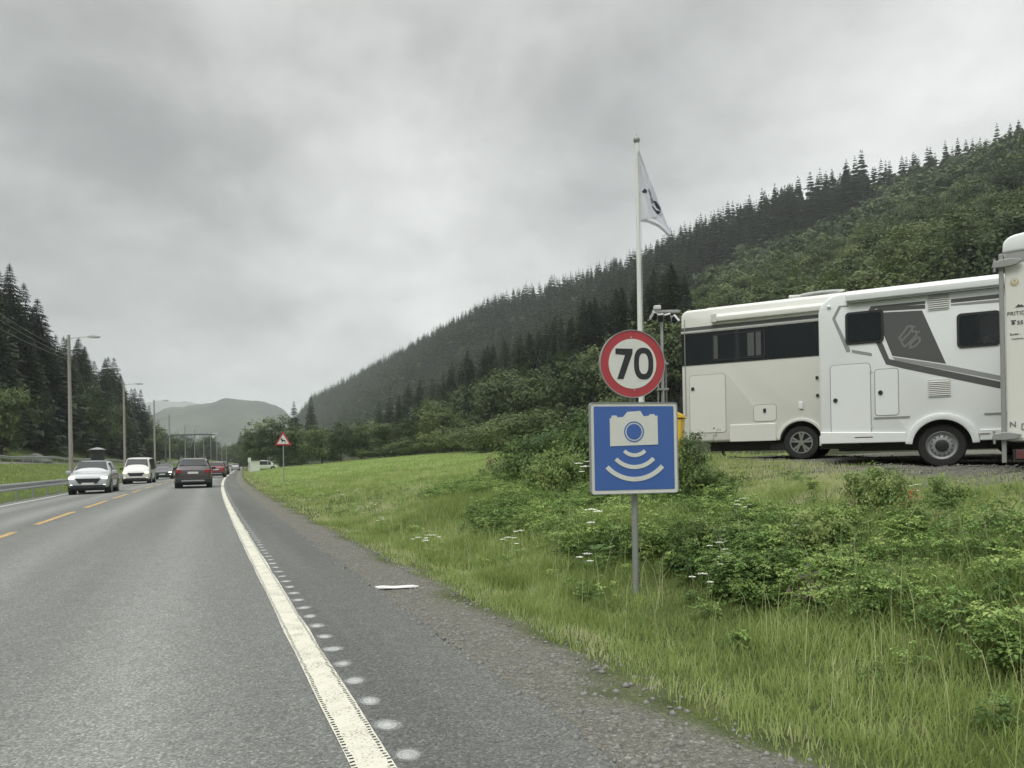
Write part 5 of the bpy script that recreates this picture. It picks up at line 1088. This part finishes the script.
car('hatchback', 'small silver car driving away farthest along the road', cpos(235.5, 168), away - R_(3), M_CARS, 4.1, 1.78, 1.5, 'suv', False, clad=False)
# parked van and its neighbours by the far bend
p = GP(263, 128); car('parked_van', 'white van parked under the trees right of the far bend', (p.x, p.y, p.z), away - R_(75), M_VANW, 4.6, 1.85, 1.75, 'van', True, None, clad=False)
p = GP(254, 120); hb = empty('bus_shelter', p, away - R_(80), 'small beige shelter left of the parked white van by the far bend', 'shelter')
MB().box(-.75, .75, -.6, -.5, 0, 1.75).build('back_wall', M_CREAM, hb); MB().box(-.75, -.68, -.5, .5, 0, 1.75).build('side_wall', M_CREAM, hb); MB().box(.68, .75, -.5, .5, 0, 1.75).build('side_wall', M_CREAM, hb)
MB().prism([(-.85, 1.76), (.85, 1.76), (.8, 1.84), (-.8, 1.84)], -.7, .65).build('roof', M_ROOFG, hb)
p = GP(249.5, 112); ws = empty('marker_sign', p, R_(12), 'small white sign on a short post left of the beige shelter', 'road sign')
MB().tube([(0, .04, -.1), (0, .04, 1.9)], .03, 8).build('pole', M_DULL, ws); MB().box(-.22, .22, -.01, .01, 1.6, 2.3).build('panel', M_SWHITE, ws, bevel=.01)

# ------------------------------------------------------------------ lamp posts, gantry, rails, cables
def lamp(px, Y, top, label, wood=True):
    x = (px - PCX) / FPX * Y; z0 = ground(x, Y); h_ = at(px, top, Y).z - z0
    o = empty('street_lamp', (x, Y, z0), math.atan2(RT[1], RT[0]), label, 'street lamp', 'lamps along the left side of the road')
    MB().tube([(0, 0, -.3), (0, 0, h_ * .5), (0, 0, h_)], .14, 10, .09).build('pole', M_WOODP if wood else M_STEEL, o, True)
    MB().tube([(0, 0, h_ - .25), (.5, 0, h_ - .12), (1.15, 0, h_ - .05)], .03, 7).build('arm', M_STEEL, o)
    hd = MB(); hd.prism([(1.05, h_ - .10), (1.85, h_ - .07), (1.85, h_ - .0), (1.5, h_ + .06), (1.1, h_ + .02)], -.12, .12); hd.build('lamp_head', M_GREYW, o, bevel=.02)
    MB().prism([(1.25, h_ - .14), (1.75, h_ - .12), (1.78, h_ - .075), (1.2, h_ - .10)], -.09, .09).build('lamp_lens', M_LENS, o); return o, h_
l1, h1 = lamp(71, 49, 335, 'nearest timber lamp post behind the silver SUV, carrying the overhead cables')
lamp(125, 77, 383, 'second nearest lamp post, above the white van'); lamp(155, 100, 400, 'third lamp post, just left of the signal gantry')
for i, (px, Y, top) in enumerate(((170, 128, 415), (185.5, 156, 425), (195, 184, 429), (204, 212, 433), (211, 240, 436), (217, 268, 438), (222, 296, 441), (226.5, 324, 443), (231, 352, 445))):
    lamp(px, Y, top, 'small distant street lamp in the row beyond the signal gantry', False)
# overhead cables
pts_end = Vector(W2(30, -9.0)).to_3d() if False else None
for i, (ya, yb_, zz) in enumerate(((310, 353, 0), (317, 357, 0), (329, 360, 0))):
    A = at(-60, ya - 38 + i * 1, 33); B = at(70.5, yb_, 49); n = 18; pts = []
    for k in range(n + 1): u = k / n; q = A.lerp(B, u); q.z -= .55 * 4 * u * (1 - u) * .5; pts.append(q)
    mb_ = MB().tube(pts, .016, 5); o = mb_.build('overhead_cable', M_CABLE, None); tag(o, ('topmost', 'middle', 'lowest')[i] + ' of the three sagging cables running to the nearest lamp post', 'cable')
# gantry
GYY = 115; xg = (166 - PCX) / FPX * GYY; zg = ground(xg, GYY); gt = empty('signal_gantry', (xg, GYY, zg), math.atan2(RT[1], RT[0]) - R_(4), 'dark cantilever gantry with curved corner reaching over the road', 'gantry')
zt = at(185, 434.5, GYY).z - zg; R0 = 1.3
pts = [(0, 0, -.2), (0, 0, zt - R0)] + [(R0 - R0 * math.cos(R_(a)), 0, zt - R0 + R0 * math.sin(R_(a))) for a in range(15, 91, 15)] + [(4.0, 0, zt + .02), (7.1, 0, zt + .05)]
MB().tube(pts, .15, 10, .10).build('mast', M_SEAMD, gt, True)
for x_ in (4.6, 6.9): MB().box(x_ - .18, x_ + .18, -.12, .12, zt - .55, zt - .12).build('signal_head', M_GREYW, gt, bevel=.02)
MB().box(6.7, 7.6, -.1, .1, zt + .1, zt + .22).build('lamp_head', M_LENS, gt, bevel=.02)
MB().box(-.2, .25, -.15, .15, 1.0, 1.7).build('control_box', M_STEEL, gt, bevel=.02)
# guard rails
def guardrail(name, label, s0, s1, tt, hgt, step, zoff, mat):
    o = empty(name, (0, 0, 0), 0, label, 'guard rail'); ss = np.arange(s0, s1, 2.0); prof = [(0, -.155), (.03, -.13), (.045, -.075), (.0, -.035), (0, .035), (.045, .075), (.03, .13), (0, .155), (-.006, .155), (-.006, -.155)]
    vs = []; fs = []; n = len(prof)
    for s_ in ss:
        z0 = float(H(s_, tt)) * 1.0 + zoff if tt < -10 else float(zroad(s_)) - .13 + zoff
        for (dx, dz) in prof: x, y = W2(s_, tt + dx); vs.append((x, y, z0 + hgt - .155 + dz))
    for i in range(len(ss) - 1):
        for k in range(n): fs.append((i * n + k, (i + 1) * n + k, (i + 1) * n + (k + 1) % n, i * n + (k + 1) % n))
    MB().add(vs, fs).build('rail', mat, o)
    s_ = s0 + .5; k = 0
    pb = MB().box(-.03, .03, -.06, .06, -.3, hgt - .03).build('post', M_DULL, o); first = True
    while s_ < s1 and k < 98:
        q = pb if first else pb.copy()
        if not first: COL.objects.link(q)
        first = False; x, y = W2(s_, tt - .10); z0 = float(H(s_, tt)) + zoff if tt < -10 else float(zroad(s_)) - .13 + zoff
        q.location = (x, y, z0); q.rotation_euler = (0, 0, math.atan2(RT[1], RT[0])); s_ += step; k += 1
guardrail('guard_rail', 'grey steel guard rail along the left road edge', 12, 270, -7.35, .74, 3.0, 0, M_STEEL)
guardrail('guard_rail', 'far guard rail at the top of the left grass slope', 50, 250, -19.8, .85, 3.9, .1, M_STEEL)
# small dark hut behind the SUV
p = GP(98, 60); ht = empty('kiosk', p, R_(25), 'small dark hut with grey hipped roof behind the silver SUV', 'hut')
zt = at(98, 447.5, 60).z - p.z; ze = zt - .15
MB().box(-.46, .46, -.4, .4, -.2, ze).build('wall', M_DARKSH, ht, bevel=.02)
MB().add([(-.58, -.5, ze), (.58, -.5, ze), (.58, .5, ze), (-.58, .5, ze), (-.12, 0, zt), (.12, 0, zt), (-.58, -.5, ze - .06), (.58, -.5, ze - .06), (.58, .5, ze - .06), (-.58, .5, ze - .06)], [(0, 1, 5, 4), (1, 2, 5), (2, 3, 4, 5), (3, 0, 4), (6, 7, 1, 0), (7, 8, 2, 1), (8, 9, 3, 2), (9, 6, 0, 3), (9, 8, 7, 6)]).build('roof', M_ROOFG, ht)
MB().box(-.24, .24, -.43, -.401, .0, ze - .3).build('door', M_BLACK, ht)
# white strip lying on the shoulder
a = at(396, 584, 7.25); sp_ = MB(); n = 14; vs = []
for i in range(n + 1):
    u = i / n - .5; wv_ = .035 * (1 - (2 * u) ** 6) * (1 + .05 * math.sin(i * 1.1)); lift = .006 + .003 * math.sin(i * .7)
    vs += [(u * .44, -wv_, lift * .3 + .002), (u * .44, wv_, lift * .3 + .002), (u * .44, wv_ * .8, lift + .012), (u * .44, -wv_ * .8, lift + .012)]
fs = [(4 * i + k, 4 * i + 4 + k, 4 * i + 4 + (k + 1) % 4, 4 * i + (k + 1) % 4) for i in range(n) for k in range(4)] + [(3, 2, 1, 0), (4 * n, 4 * n + 1, 4 * n + 2, 4 * n + 3)]
so = sp_.add(vs, fs).build('plastic_strip', M_PAPER, None, True); so.location = (a.x, a.y, ground(a.x, a.y) + .012); so.rotation_euler = (0, 0, R_(3)); tag(so, 'white plastic strip lying on the gravel shoulder beside the asphalt', 'litter')
# boulder on the left slope and a dark stone in the yard
def boulder(px, Y, r, label):
    bm = bmesh.new(); bmesh.ops.create_icosphere(bm, subdivisions=3, radius=r)
    for v in bm.verts: k = 1 + .22 * math.sin(v.co.x * 5 / r + 1) * math.cos(v.co.y * 4 / r) + .1 * math.sin(v.co.z * 9 / r); v.co = Vector((v.co.x * k * 1.3, v.co.y * k, v.co.z * k * .7))
    me = bpy.data.meshes.new('boulder'); bm.to_mesh(me); bm.free(); o = link('boulder', me, None, M_STONE, True); o.location = GP(px, Y); tag(o, label, 'rock')
boulder(34, 98, 1.5, 'grey boulder on the slope above the far guard rail'); boulder(925, 8.6, .07, 'small dark stone lying on the yard gravel')

# ------------------------------------------------------------------ damp air
hz = MB().box(-6800, 4600, -900, 7400, -60, 640).build('haze', None if False else M_CABLE, None)
m = bpy.data.materials.new('damp_air'); m.use_nodes = True; t = m.node_tree; t.nodes.clear(); ou = t.nodes.new('ShaderNodeOutputMaterial'); pv = t.nodes.new('ShaderNodeVolumePrincipled')
pv.inputs['Color'].default_value = (.93, .97, 1.0, 1); pv.inputs['Density'].default_value = .00023; pv.inputs['Anisotropy'].default_value = .2
t.links.new(pv.outputs[0], ou.inputs['Volume']); hz.data.materials.clear(); hz.data.materials.append(m); tag(hz, kind='stuff')
